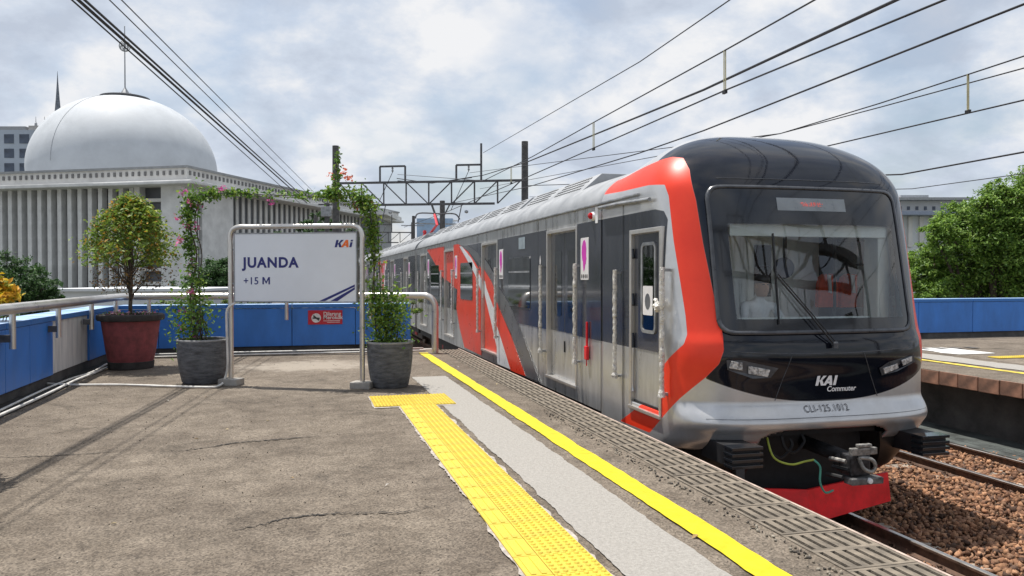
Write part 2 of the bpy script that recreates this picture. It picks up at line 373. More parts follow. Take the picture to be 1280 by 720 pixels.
# loose grit on the asphalt and litter stones
def rock_shapes(k):
    t = (1 + 5 ** .5) / 2
    v = np.array([(-1,t,0),(1,t,0),(-1,-t,0),(1,-t,0),(0,-1,t),(0,1,t),(0,-1,-t),(0,1,-t),(t,0,-1),(t,0,1),(-t,0,-1),(-t,0,1)], float); v /= np.linalg.norm(v[0])
    f = np.array([(0,11,5),(0,5,1),(0,1,7),(0,7,10),(0,10,11),(1,5,9),(5,11,4),(11,10,2),(10,7,6),(7,1,8),(3,9,4),(3,4,2),(3,2,6),(3,6,8),(3,8,9),(4,9,5),(2,4,11),(6,2,10),(8,6,7),(9,8,1)])
    return [v * RNG.uniform(.45, 1.4, (12, 1)) * RNG.uniform(.6, 1.25, (1, 3)) for _ in range(k)], f
RS, RF = rock_shapes(14)
def rocks(name, P, S, m, parent=None, cols=None):
    P = np.asarray(P); n = len(P); Vs = np.empty((n, 12, 3), np.float32)
    A = RNG.uniform(0, 2 * math.pi, (n, 3)); pick = RNG.integers(0, len(RS), n)
    ca, sa = np.cos(A), np.sin(A); base = np.array(RS)[pick]
    x, y, z = base[..., 0], base[..., 1], base[..., 2]
    x, y = x * ca[:, :1] - y * sa[:, :1], x * sa[:, :1] + y * ca[:, :1]
    y, z = y * ca[:, 1:2] - z * sa[:, 1:2], y * sa[:, 1:2] + z * ca[:, 1:2]
    x, y = x * ca[:, 2:] - y * sa[:, 2:], x * sa[:, 2:] + y * ca[:, 2:]
    Vs = np.stack([x, y, z], -1) * np.asarray(S)[:, None, None] + P[:, None, :]
    F = (RF[None] + (np.arange(n) * 12)[:, None, None]).reshape(-1, 3)
    cols = np.asarray(cols); tint = cols[RNG.integers(0, len(cols), n)] * RNG.uniform(.65, 1.3, (n, 1))
    ob = raw(name, Vs.reshape(-1, 3), F, m, parent, tint=np.repeat(np.clip(tint, 0, 1), 12, 0)); ob['kind'] = 'stuff'; return ob
def tint_mat(name, rough=.9):
    m = bpy.data.materials.new(name); m.use_nodes = True; t = m.node_tree; b = t.nodes['Principled BSDF']
    a = N(t, 'ShaderNodeAttribute', attribute_name='tint'); c = N(t, 'ShaderNodeTexCoord').outputs['Object']
    n = N(t, 'ShaderNodeTexNoise', inp={'Scale': 45.0, 'Detail': 5.0}); L(t, c, n.inputs['Vector'])
    mr = N(t, 'ShaderNodeMapRange', inp={1: .3, 2: .7, 3: .65, 4: 1.2}); L(t, n.outputs[0], mr.inputs[0])
    mm = N(t, 'ShaderNodeMix', data_type='RGBA', blend_type='MULTIPLY'); mm.inputs[0].default_value = 1; L(t, a.outputs[0], mm.inputs[6]); L(t, mr.outputs[0], mm.inputs[7])
    L(t, mm.outputs[2], b.inputs['Base Color']); b.inputs['Roughness'].default_value = rough; b.inputs['Specular IOR Level'].default_value = .2
    MATS[name] = m; return m
M_stone = tint_mat('ballast_stone')
n = 1300; P = np.stack([RNG.uniform(-3.3, 3.0, n), RNG.uniform(3, 16, n), np.full(n, .000)], -1)
k = (P[:, 0] < 1.0) | ((P[:, 0] > 2.55) & (P[:, 0] < 2.74)); P = P[k]
rocks('loose_grit', P, RNG.uniform(.003, .0065, len(P)), M_stone, platform, [(.22, .19, .15), (.35, .31, .26), (.09, .08, .07), (.16, .13, .10)])
n = 260; P = np.stack([2.80 + np.abs(RNG.normal(0, .05, n)) * -1, RNG.uniform(3.5, 9, n), np.full(n, .004)], -1)
rocks('edge_rubble', P, RNG.uniform(.005, .013, n), M_stone, platform, [(.22, .19, .15), (.30, .27, .22), (.09, .08, .07)])
n = 46; P = np.stack([RNG.uniform(-3.2, 2.9, n), RNG.uniform(4.2, 16, n), np.full(n, .008)], -1)
leaf_mesh('dry_leaves', P, .05, leaf_mat('dry_leaf', .1), platform, [(.30, .20, .08), (.20, .12, .06), (.38, .30, .16), (.45, .42, .38), (.12, .09, .06)], up=6.0, aspect=.5, kind='stuff')
# dark drain strips, left and back wall; left gutter's recess shade is painted in
ragged('drain_strip', -3.66, -3.33, -9, 17.1, .0032, mat('drain_shade', (.035, .033, .030), .95, var=.4, scale=5, bump=.5), .02, .15, seed=12)
MB().box(-3.3, 2.3, 16.72, 17.18, -.02, .0042).build('back_drain', mat('back_drain', (.06, .055, .05), .95, var=.4, scale=5, bump=.4), platform)

# track bed, ballast, rails
bed = struct(MB().box(PE - .25, 11.3, -40, 420, -1.9, -1.22).build('track_bed', mat('ballast_bed', (.20, .13, .085), .95, var=.4, scale=14, bump=.8, bscale=30)))
struct(MB().box(-4.15, 24, -40, 420, -3.2, -1.9).build('viaduct_deck', M_concD))
def heights(Xa): return np.full_like(Xa, -1.155)
pts = []; siz = []
for (xa, xb, ya, yb, cell) in ((4.4, 10.2, 3.2, 12.5, .047), (4.4, 10.2, 12.5, 19, .07)):
    gx = np.arange(xa, xb, cell); gy = np.arange(ya, yb, cell); A, B = np.meshgrid(gx, gy)
    A = A + RNG.uniform(-.4, .4, A.shape) * cell; B = B + RNG.uniform(-.4, .4, B.shape) * cell
    keep = B > 3.0
    z = -1.135 + .03 * np.sin(A * 2.1 + B * 1.3) + .05 * np.exp(-((A - 7.05) / .8) ** 2) + .055 * np.exp(-((A - 9.0) / 1.1) ** 4) + RNG.uniform(-.025, .02, A.shape)
    pts.append(np.stack([A[keep], B[keep], z[keep]], -1)); siz.append((.42 + .55 * RNG.random(keep.sum()) ** 1.6) * cell)
P = np.concatenate(pts); S = np.concatenate(siz)
bal = rocks('ballast', P, S, M_stone, None, [(.27, .14, .08), (.36, .195, .11), (.18, .095, .058), (.31, .18, .11), (.10, .062, .045), (.36, .20, .115), (.24, .13, .08)])
bal['label'] = 'rust brown stone ballast between the rails'
M_rail = mat('rusty_rail', (.13, .075, .05), .75, .2, var=.3, scale=12, bump=.2)
M_rtop = mat('worn_rail_top', (.50, .46, .42), .28, .9, var=.15, scale=20, stretch=(4, .3, 4))
M_slp = mat('concrete_sleeper', (.30, .25, .20), .9, var=.3, scale=6, bump=.3)
def rail_prof(b, x, z, ya, yb):
    for (h0, h1, z0, z1) in ((.065, .065, -.14, -.125), (.065, .012, -.125, -.105), (.010, .010, -.105, -.035), (.012, .034, -.035, -.025), (.034, .034, -.025, -.004)):
        b.add([(x - h0, ya, z + z0), (x + h0, ya, z + z0), (x + h1, ya, z + z1), (x - h1, ya, z + z1), (x - h0, yb, z + z0), (x + h0, yb, z + z0), (x + h1, yb, z + z1), (x - h1, yb, z + z1)],
              [(0, 1, 2, 3), (7, 6, 5, 4), (0, 4, 5, 1), (1, 5, 6, 2), (2, 6, 7, 3), (3, 7, 4, 0)])
RZ = -.95
def track(xc, ya, yb, label):
    t = empty('railway_track', (xc, 0, RZ)); tag(t, label, 'railway track')
    proto = clip = None
    for sgn in (-1, 1):
        b = MB(); rail_prof(b, sgn * .5675, 0, -40, 400); r = b.build('rail', M_rail, t)
        MB().add([(sgn * .5675 - .031, -40, -.0035), (sgn * .5675 + .031, -40, -.0035), (sgn * .5675 + .031, 400, -.0035), (sgn * .5675 - .031, 400, -.0035), (sgn * .5675 - .024, -40, .001), (sgn * .5675 + .024, -40, .001), (sgn * .5675 + .024, 400, .001), (sgn * .5675 - .024, 400, .001)],
                 [(4, 5, 6, 7), (0, 1, 5, 4), (1, 2, 6, 5), (2, 3, 7, 6), (3, 0, 4, 7)]).build('rail_head', M_rtop, r)
    y = ya
    while y < yb:
        if proto is None:
            proto = MB().box(-1.0, 1.0, -.11, .11, -.30, -.141).build('sleeper', M_slp, t, bevel=.015, loc=(0, y, 0))
        else: share(proto, loc=(0, y, 0))
        for sgn in (-1, 1):
            for k in (-1, 1):
                q = (sgn * .5675 + k * .085, y, -.125)
                if clip is None:
                    clip = MB().tube(bez([(-.05, -.05, 0), (-.02, .03, .03), (.03, .05, .012), (.03, -.01, .03), (-.01, -.05, .012)], 3), .009, 5).build('rail_clip', M_rail, t, loc=q)
                else: share(clip, loc=q)
        y += .62
    return t
track(5.12, 3.4, 7.2, 'near railway track running under the train with one rail showing beside the platform')
track(9.02, 5.0, 19.0, 'far railway track of two rusty rails beyond the train')

# opposite platform
OE = 10.42
opp = struct(MB().box(OE + .55, 19.5, -9, 17.3, -1.3, -.25).build('opposite_platform', M_concD))
nx, ny = 40, 120
xs = np.linspace(OE + .002, 19.5, nx); ys = np.linspace(-9, 17.0, ny); X, Y = np.meshgrid(xs, ys, indexing='ij'); Z = .004 * np.sin(X * 2 + Y) - .004
I = np.arange(nx * ny).reshape(nx, ny); F = np.stack([I[:-1, :-1], I[1:, :-1], I[1:, 1:], I[:-1, 1:]], -1).reshape(-1, 4)
raw('platform_surface', np.stack([X, Y, Z], -1).reshape(-1, 3), F, M_asph, opp, smooth=True)
MB().box(OE + .03, 19.5, -9, 17.3, -.24, -.02).build('slab', M_concD, opp)
MB().box(9.98, OE + .55, -9, 17.3, -1.25, -1.04).build('cable_trough', mat('mossy_concrete', (.075, .085, .08), .9, var=.35, scale=3, bump=.3), opp)
M_blk = mat('weathered_edge_block', (.38, .20, .13), .9, var=.35, scale=3.5, bump=.4, col2=(.12, .07, .05))
eb = MB().box(0, .03, 0, .385, -.235, -.004).build('edge_block', M_blk, opp, bevel=.012); y = 3.0; first = True
while y < 17:
    p = (OE + random.uniform(-.008, .004), y, random.uniform(-.006, .004))
    if first: eb.location = p; first = False
    else: share(eb, loc=p)
    y += .40
ragged('yellow_line', 11.42, 11.58, -9, 16.0, .006, mat('worn_yellow_paint', (.62, .48, .06), .7, var=.25, scale=4), .01, .12, parent=opp, seed=22)
ragged('concrete_strip', 11.75, 12.5, -9, 14.5, .006, M_wconc, .05, .15, parent=opp, seed=23)
ragged('white_patch', 13.0, 13.9, 13.2, 14.6, .007, mat('white_patch', (.62, .62, .60), .8, var=.1, scale=2), .05, .1, parent=opp, seed=24)
ragged('white_patch', 12.4, 13.4, 14.2, 14.9, .0064, MATS['white_patch'], .05, .1, parent=opp, seed=25)
for i in range(5):
    xk = 12.75 + i * .42; MB().box(xk, xk + .2, 14.25, 14.55, .0082, .010).build('dark_square', M_concD, opp)
for i in range(6): share(t1, parent=opp, loc=(13.1 + .3 * i, 12.3, .002)); 

# ------------------------------------------------------------------ blue parapet walls
def parapet(name, label, x0, y0, x1, y1, inward, joints, conc=(), h=1.02):
    """wall line from (x0,y0) to (x1,y1); inward = unit normal to the platform side; joints along the line in metres"""
    root = empty(name, (x0, y0, 0)); tag(root, label, 'wall')
    a = Vector((x1 - x0, y1 - y0, 0)); ln = a.length; a.normalize(); nrm = Vector((*inward, 0)); up = Vector((0, 0, 1))
    MB().obox(a * ln / 2 - nrm * .20 + up * (h / 2 - .12), a, nrm, up, ln / 2, .17, h / 2).build('wall_core', M_concD, root)
    for i in range(len(joints) - 1):
        s0, s1 = joints[i] + .006, joints[i + 1] - .006
        is_c = i in conc
        z0, z1 = .14, h - .085
        th = .028 if not is_c else .012
        MB().obox(a * (s0 + s1) / 2 - nrm * (.028 - th) + up * (z0 + z1) / 2, a, nrm, up, (s1 - s0) / 2, th, (z1 - z0) / 2).build('bare_concrete_panel' if is_c else 'blue_panel', M_streak if is_c else M_blue, root, bevel=.006)
        MB().obox(a * (s0 + s1) / 2 - nrm * .19 + up * (h - .038), a, nrm, up, (s1 - s0) / 2, .235, .040).build('coping', M_blue if False else M_copf, root, bevel=.008)
    return root
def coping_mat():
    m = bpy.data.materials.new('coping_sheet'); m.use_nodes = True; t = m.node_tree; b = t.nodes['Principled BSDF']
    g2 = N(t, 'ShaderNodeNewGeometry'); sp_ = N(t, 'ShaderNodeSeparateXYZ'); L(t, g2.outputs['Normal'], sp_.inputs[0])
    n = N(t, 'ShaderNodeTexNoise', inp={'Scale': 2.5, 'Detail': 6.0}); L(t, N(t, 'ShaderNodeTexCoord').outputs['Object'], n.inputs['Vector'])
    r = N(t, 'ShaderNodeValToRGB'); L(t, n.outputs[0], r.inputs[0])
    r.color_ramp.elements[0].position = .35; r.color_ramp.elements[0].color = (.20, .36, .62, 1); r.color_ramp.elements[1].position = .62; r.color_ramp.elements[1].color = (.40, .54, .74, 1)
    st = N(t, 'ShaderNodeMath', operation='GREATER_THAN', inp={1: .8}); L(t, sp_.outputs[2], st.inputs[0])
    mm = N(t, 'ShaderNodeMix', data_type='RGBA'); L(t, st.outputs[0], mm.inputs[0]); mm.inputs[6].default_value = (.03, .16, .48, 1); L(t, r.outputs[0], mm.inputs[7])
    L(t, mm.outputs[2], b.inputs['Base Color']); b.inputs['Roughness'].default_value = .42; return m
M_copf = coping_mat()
M_streak = mat('streaked_concrete', (.68, .66, .63), .85, var=.2, scale=1.6, bump=.2, col2=(.42, .42, .43), stretch=(4, 4, .55))
LW = -3.65
parapet('parapet_wall', 'blue panelled parapet wall with a bare concrete panel along the left platform edge', LW, -9, LW, 17.25, (1, 0),
        [0, 2.05, 4.1, 6.1, 8.1, 10.1, 12.1, 14.1, 16.1, 18.1, 19.1, 20.12, 21.03, 22.05, 24.1, 25.25, 26.2], conc=(13,))
parapet('parapet_wall', 'blue panelled parapet wall closing the platform end behind the station sign', LW + .04, 17.25, 2.27, 17.25, (0, -1),
        [0, .75, 2.05, 3.36, 4.68, 5.88])
parapet('parapet_wall', 'blue panelled parapet wall at the end of the opposite platform below the tree', 10.7, 17.0, 26.5, 17.0, (0, -1), [0.0] + [1.3 + 1.72 * i for i in range(9)])

# ------------------------------------------------------------------ steel handrails
def handrail(name, label, path, posts, drop, r=.070, endpost=None):
    root = empty(name, (path[0][0], path[0][1], 0)); o = Vector((path[0][0], path[0][1], 0)); tag(root, label, 'handrail')
    MB().tube([Vector(p) - o for p in path], r, 14).build('rail_pipe', M_steel, root, smooth='auto')
    for (p, q) in posts:
        p = Vector(p) - o; po = MB().tube([p - Vector((0, 0, drop)), p - Vector((0, 0, .03))], .038, 12).build('post', M_steel, root, smooth='auto')
        q = Vector(q); MB().bar(p - Vector((0, 0, drop - .13)), p - Vector((0, 0, drop - .13)) + q, .07, .09).build('bracket', M_dsteel, po)
    return root
HX = LW + .16; HZ = 1.205
handrail('handrail', 'fat steel handrail pipe along the left blue wall', [(HX, -9, HZ), (HX, 16.6, HZ), (HX + .05, 16.9, HZ), (HX + .2, 17.02, HZ)],
         [((HX, yy, HZ), (-.13, 0, 0)) for yy in (5.3, 7.2, 9.1, 10.96, 12.84, 14.7, 16.45)], .50)
handrail('handrail', 'steel handrail pipe along the end wall bending down to a post by the yellow line', bez([(HX + .22, 17.02, HZ), (-2.2, 17.0, HZ), (-.5, 16.9, HZ), (1.0, 16.72, HZ), (2.3, 16.45, HZ), (2.52, 16.38, HZ - .02), (2.63, 16.34, HZ - .13), (2.66, 16.33, HZ - .28), (2.66, 16.33, .6), (2.66, 16.33, 0)], 6),
         [((-3.0, 17.02, HZ), (0, .15, 0)), ((-2.2, 17.0, HZ), (0, .17, 0)), ((-.35, 16.9, HZ), (0, .25, 0)), ((1.35, 16.7, HZ), (0, .45, 0))], .50)

# ================================================================== TRAIN
TC, HW, XS = 5.12, 1.50, 3.62       # centre line, half width, side toward the platform
ZT, YE = 3.31, 9.25                 # roof top, where the moulded cab ends
def pchip(pts):
    xs = np.array([p[0] for p in pts], float); ys = np.array([p[1] for p in pts], float); h = np.diff(xs); d = np.diff(ys) / h; m = np.zeros(len(xs))
    for i in range(1, len(xs) - 1): m[i] = 0 if d[i - 1] * d[i] <= 0 else 2 * d[i - 1] * d[i] / (d[i - 1] + d[i])
    m[0], m[-1] = d[0], d[-1]
    def f(x):
        x = np.clip(np.asarray(x, float), xs[0], xs[-1]); i = np.clip(np.searchsorted(xs, x) - 1, 0, len(h) - 1); t = (x - xs[i]) / h[i]
        return (2*t**3 - 3*t**2 + 1) * ys[i] + (t**3 - 2*t**2 + t) * h[i] * m[i] + (-2*t**3 + 3*t**2) * ys[i + 1] + (t**3 - t**2) * h[i] * m[i + 1]
    return f
YN = pchip([(-.16, 7.02), (-.05, 6.87), (.04, 6.80), (.11, 6.745), (.15, 6.735), (.20, 6.75), (.35, 6.835), (.55, 6.835), (.78, 6.82), (.92, 6.832), (1.06, 6.88), (1.7, 7.01), (2.36, 7.145), (2.55, 7.20), (2.72, 7.29), (2.86, 7.40), (2.98, 7.545), (3.10, 7.75), (3.19, 7.98), (3.26, 8.3), (3.30, 8.7), (3.31, 9.0)])
YD = pchip([(-.2, .72), (2.45, .72), (2.8, .68), (3.0, .60), (3.2, .42), (3.31, .24)])
SE = 3.1
def Wz(z):
    z = np.asarray(z, float); q = np.clip((z - 2.5) / (ZT - 2.5), 0, 1); return HW * np.clip(1 - q ** 2.05, 0, 1) ** (1 / 2.0)
def yfront(wd, z):
    r = np.clip(np.abs(wd) / np.maximum(Wz(z), 1e-4), 0, 1); return YN(z) + YD(z) * (1 - (1 - r ** SE) ** (1 / SE))
def hit(u, v):
    """where the pixel's ray meets the cab's skin"""
    d = ray(u, v); t = 5.0
    while t < 13:
        p = EYEP + d * t; wd = p.x - TC
        if abs(wd) < float(Wz(p.z)) and p.y > float(yfront(wd, p.z)): return p
        if p.z > 2.5 and p.y > 7.6 and p.z < ZT and abs(wd) < float(Wz(p.z)): return p
        t += .004
    return on_x(u, v, XS)
def mz(p):      # distance round the plan from the cab's rear end, and height
    return ((YE - p.y) + (HW - abs(p.x - TC)), p.z)
def sdf_poly(P, poly):
    """signed distance, positive inside"""
    P = np.asarray(P, float); inside = np.zeros(len(P), bool); dmin = np.full(len(P), 1e9); n = len(poly)
    for i in range(n):
        a = np.array(poly[i]); b = np.array(poly[(i + 1) % n]); ab = b - a; ap = P - a
        t = np.clip((ap @ ab) / (ab @ ab + 1e-12), 0, 1); dmin = np.minimum(dmin, np.linalg.norm(ap - t[:, None] * ab, axis=1))
        c = ((a[1] > P[:, 1]) != (b[1] > P[:, 1])) & (P[:, 0] < (b[0] - a[0]) * (P[:, 1] - a[1]) / (b[1] - a[1] + 1e-12) + a[0]); inside ^= c
    return np.where(inside, dmin, -dmin)
def smooth2(poly, n=6):
    return [(p.x, p.y) for p in bez([(*p, 0) for p in poly], n)]

def car_paint():
    m = bpy.data.materials.new('cab_paint'); m.use_nodes = True; t = m.node_tree; b = t.nodes['Principled BSDF']
    c = N(t, 'ShaderNodeTexCoord').outputs['Object']
    n = N(t, 'ShaderNodeTexNoise', inp={'Scale': 3.0, 'Detail': 8.0, 'Roughness': .65}); L(t, c, n.inputs['Vector'])
    mpn = N(t, 'ShaderNodeMapping'); mpn.inputs['Scale'].default_value = (9, 9, .8); L(t, c, mpn.inputs[0])
    ns = N(t, 'ShaderNodeTexNoise', inp={'Scale': 2.2, 'Detail': 7.0, 'Roughness': .7}); L(t, mpn.outputs[0], ns.inputs['Vector'])
    def ramp(src, p0, c0, p1, c1):
        r = N(t, 'ShaderNodeValToRGB'); L(t, src, r.inputs[0]); r.color_ramp.elements[0].position = p0; r.color_ramp.elements[0].color = (*c0, 1); r.color_ramp.elements[1].position = p1; r.color_ramp.elements[1].color = (*c1, 1); return r.outputs[0]
    silver = ramp(n.outputs[0], .28, (.50, .495, .485), .6, (.60, .60, .60)); red = ramp(n.outputs[0], .3, (.80, .034, .008), .7, (.88, .048, .012)); black = ramp(n.outputs[0], .3, (.004, .005, .009), .7, (.008, .010, .017))
    def step(nm):
        a = N(t, 'ShaderNodeAttribute', attribute_name=nm); mr = N(t, 'ShaderNodeMapRange', inp={1: -.003, 2: .003, 3: 0.0, 4: 1.0}); L(t, a.outputs['Fac'], mr.inputs[0]); return mr.outputs[0]
    sb, sr, sd = step('black'), step('band'), step('dark')
    def mixc(f, a, b_):
        k = N(t, 'ShaderNodeMix', data_type='RGBA'); L(t, f, k.inputs[0]); L(t, a, k.inputs[6]); L(t, b_, k.inputs[7]); return k.outputs[2]
    dark = ramp(ns.outputs[0], .3, (.030, .034, .045), .7, (.050, .055, .068))
    col = mixc(sr, mixc(sb, mixc(sd, silver, dark), black), red); L(t, col, b.inputs['Base Color'])
    def mixf(f, a, b_):
        k = N(t, 'ShaderNodeMix', data_type='FLOAT'); L(t, f, k.inputs[0])
        for i, x in ((2, a), (3, b_)):
            if isinstance(x, float): k.inputs[i].default_value = x
            else: L(t, x, k.inputs[i])
        return k.outputs[0]
    L(t, mixf(sr, mixf(sb, mixf(sd, .62, .0), .0), .0), b.inputs['Metallic'])
    L(t, mixf(sr, mixf(sb, mixf(sd, .30, .22), .055), .42), b.inputs['Roughness'])
    bp = N(t, 'ShaderNodeBump', inp={'Strength': .05, 'Distance': .02}); L(t, n.outputs[0], bp.inputs['Height']); L(t, bp.outputs[0], b.inputs['Normal'])
    b.inputs['Coat Weight'].default_value = .03; b.inputs['Coat Roughness'].default_value = .06
    return m
M_cab = car_paint()
M_alu = mat('stainless_side', (.53, .53, .525), .30, .6, var=.14, scale=2.2, bump=.05, bscale=3, stretch=(3, 3, .7))
M_roofg = mat('roof_grey', (.33, .34, .35), .5, .2, var=.14, scale=2.5)
M_dband = mat('dark_window_band', (.042, .046, .060), .16, 0, var=.25, scale=1.2, coat=.3)
M_glassd = mat('dark_side_glass', (.018, .021, .026), .05, 0, var=.3, scale=2.0, coat=.5)
M_red = mat('livery_red', (.72, .045, .018), .3, 0, var=.06, scale=3)
M_lwhite = mat('livery_white', (.70, .71, .72), .3, 0, var=.06, scale=3)
M_lgrey = mat('livery_grey', (.14, .145, .155), .3, .2, var=.15, scale=3)
M_ped = mat('plastic_wrap_foil', (.72, .69, .64), .3, .25, var=.2, scale=30, bump=1.0, bscale=38)
M_under = mat('underframe', (.018, .018, .02), .7, .1, var=.5, scale=6)
M_glossblk = mat('gloss_black_trim', (.013, .015, .019), .12, 0, var=.2, scale=5, coat=.4)
M_rim = mat('window_rim_grey', (.075, .080, .090), .3, .2, var=.2, scale=8)
M_ploughr = mat('plough_red', (.90, .018, .024), .45, 0, var=.12, scale=6, bump=.08)
M_lens = mat('lamp_lens', (.80, .80, .78), .15, .3, var=.25, scale=32, bump=.5, bscale=60, col2=(.06, .06, .07))
M_tail = mat('marker_red', (.50, .01, .015), .15)

def clear_glass(name, tint=(.95, .985, .98), ior=1.5):
    m = bpy.data.materials.new(name); m.use_nodes = True; t = m.node_tree; t.nodes.clear()
    out = N(t, 'ShaderNodeOutputMaterial'); tr = N(t, 'ShaderNodeBsdfTransparent', inp={0: (*tint, 1)}); gl = N(t, 'ShaderNodeBsdfGlossy', inp={'Roughness': .015}); fr = N(t, 'ShaderNodeFresnel', inp={'IOR': ior})
    mr = N(t, 'ShaderNodeMath', operation='MULTIPLY', inp={1: 2.1}); L(t, fr.outputs[0], mr.inputs[0])
    k = N(t, 'ShaderNodeMixShader'); L(t, mr.outputs[0], k.inputs[0]); L(t, tr.outputs[0], k.inputs[1]); L(t, gl.outputs[0], k.inputs[2]); L(t, k.outputs[0], out.inputs[0]); return m
M_clear = clear_glass('windscreen_glass')

lead = empty('train_car', (0, 0, 0)); tag(lead, 'leading train car with black cab front, orange-red band and red plough', 'train car', 'cars of the commuter train')

# --- the moulded cab
band_px = [(752, 243), (777, 239), (823, 228), (831, 231), (836, 245), (842, 300), (850, 350), (857, 395), (859, 418), (855, 430), (837, 447), (826, 461), (815, 485), (800, 507), (775, 526), (812, 541), (850, 498), (882, 472), (899, 455), (905, 438), (904, 422), (893, 372), (879, 305), (870, 250), (862, 212), (853, 197), (838, 195), (800, 206), (764, 222), (753, 234)]
band = []
for (u, v) in band_px:
    p = hit(u, v) if u > 828 else on_x(u, v, XS)
    if u <= 838 and v < 236 and u < 828: p = Vector((XS, on_x(u, v, XS + .12).y, p.z))
    band.append(mz(p))
band = [(a, b_) for a, b_ in band]
# the roof part of the band: straight strip along the shoulder from the cab's rear end
top_i = [(-.25, 2.62), (YE - 7.75, 2.60)]
dark_px = [(560, 250), (800, 262), (822, 268), (829, 285), (829, 398), (822, 415), (812, 432), (560, 436)]
darkp = [(-1.0, .79), (-1.0, 2.32), (1.55, 2.32), (1.70, 2.29), (1.76, 2.20), (1.76, 1.05), (1.72, .92), (1.60, .79)]
rows = np.concatenate([np.linspace(-.16, .30, 30), np.linspace(.32, 2.5, 86)[0:], 2.5 + (ZT - 2.5) * np.sin(np.linspace(.03, math.pi / 2, 44))])
phi = np.linspace(0, math.pi, 170)
ysl = np.linspace(YE, 0, 12)
grid = []
for z in rows:
    W_ = max(float(Wz(z)), .002); yn, yd = float(YN(z)), float(YD(z)); ysd = yn + yd
    ex = 2 / SE
    wv = -np.sign(np.cos(phi)) * np.abs(np.cos(phi)) ** ex * W_; yv = ysd - np.abs(np.sin(phi)) ** ex * yd
    ss = np.linspace(YE, ysd, 26)[:-1]
    grid.append(np.concatenate([np.stack([np.full(25, -W_), ss], 1), np.stack([wv, yv], 1), np.stack([np.full(25, W_), ss[::-1]], 1)]))
G = np.array(grid); nr, nc = G.shape[:2]
V = np.concatenate([G[..., :1] + TC, G[..., 1:], np.repeat(rows[:, None], nc, 1)[..., None]], -1)
Vf = V.reshape(-1, 3)
def sag(y, z):      # the dome over the cab falls back to the lower car roof behind it
    t = np.clip((y - 8.05) / (YE - 8.05), 0, 1); g = 1 - .26 * t * t * (3 - 2 * t); return np.where(z > 2.5, 2.5 + (z - 2.5) * g, z)
Vf[:, 2] = sag(Vf[:, 1], Vf[:, 2])
# window outline in (sideways, height)
def rrect(x0, x1, z0, z1, r, n=6, x0b=None, x1b=None):
    out = []; x0b = x0 if x0b is None else x0b; x1b = x1 if x1b is None else x1b
    for (cx, cz, a0) in ((x1b - r, z0 + r, -90), (x1 - r, z1 - r, 0), (x0 + r, z1 - r, 90), (x0b + r, z0 + r, 180)):
        for k in range(n + 1):
            a = math.radians(a0 + 90 * k / n); out.append((cx + r * math.cos(a), cz + r * math.sin(a)))
    return out
WIN = rrect(-1.115, 1.115, 1.06, 2.515, .12, x0b=-1.12, x1b=1.12)
HOLE = rrect(-1.06, 1.06, 1.12, 2.46, .10)
wz = np.stack([Vf[:, 0] - TC, Vf[:, 2]], 1)
MZ = np.stack([(YE - Vf[:, 1]) + (HW - np.abs(wz[:, 0])) + np.where(wz[:, 0] > 0, .22, 0), Vf[:, 2]], 1)
s_band = sdf_poly(MZ, band)
# edge of the black front: the front side of the band, carried over the roof
fe = [b_ for b_, (u, v) in zip(band, band_px) if u > 849 and v < 500 and (u >= 853)]
fe = sorted(set(fe), key=lambda q: q[1])
fz = np.array([q[1] for q in fe]); fm = np.array([q[0] for q in fe])
m_edge = np.interp(MZ[:, 1], fz, fm)
s_side = MZ[:, 0] - m_edge - .0
zb = .345 + .215 * (np.abs(wz[:, 0]) / 1.2) ** 2.3
s_black = np.minimum(s_side, MZ[:, 1] - zb)
roofm = MZ[:, 1] > fz.max() - .02
s_black = np.where(roofm, np.minimum(7.98 - Vf[:, 1], 9), s_black)
s_dark = sdf_poly(np.stack([YE - Vf[:, 1] + np.where(wz[:, 0] < 0, 0, 0), Vf[:, 2]], 1), darkp)
s_dark = np.where(np.abs(wz[:, 0]) > 1.4, s_dark, -1)
I = np.arange(nr * nc).reshape(nr, nc); F = np.stack([I[:-1, :-1], I[:-1, 1:], I[1:, 1:], I[1:, :-1]], -1).reshape(-1, 4)
ctr = Vf[F].mean(1); inwin = sdf_poly(np.stack([ctr[:, 0] - TC, ctr[:, 2]], 1), HOLE) > 0
inwin &= ctr[:, 1] < 7.9
# cab-door opening and coupler opening
incoup = (np.abs(ctr[:, 0] - TC) < .74 - .25 * np.clip((ctr[:, 2] + .02) / .1, 0, 1) ** 2) & (ctr[:, 2] < .07) & (ctr[:, 1] < 7.3)
cside = (ctr[:, 0] > TC + 1.4) & (ctr[:, 1] > 7.62) & (ctr[:, 1] < 8.7) & (ctr[:, 2] > 1.0) & (ctr[:, 2] < 2.05)
cdoor = (ctr[:, 0] < TC - 1.4) & (ctr[:, 1] > 7.56) & (ctr[:, 1] < 8.32) & (ctr[:, 2] > .17) & (ctr[:, 2] < 2.10)
F = F[~(inwin | incoup | cdoor | cside)]
body = raw('cab_shell', Vf, F, M_cab, lead, smooth=True)
for nm, arr in (('band', s_band), ('black', s_black), ('dark', s_dark)):
    a = body.data.attributes.new(nm, 'FLOAT', 'POINT'); a.data.foreach_set('value', arr.astype(np.float32))
sol = body.modifiers.new('thickness', 'SOLIDIFY'); sol.thickness = .03; sol.offset = 1 if False else -1

def front_pt(wd, z, off=0.0): return Vector((TC + wd, float(yfront(wd, z)) - off, z))
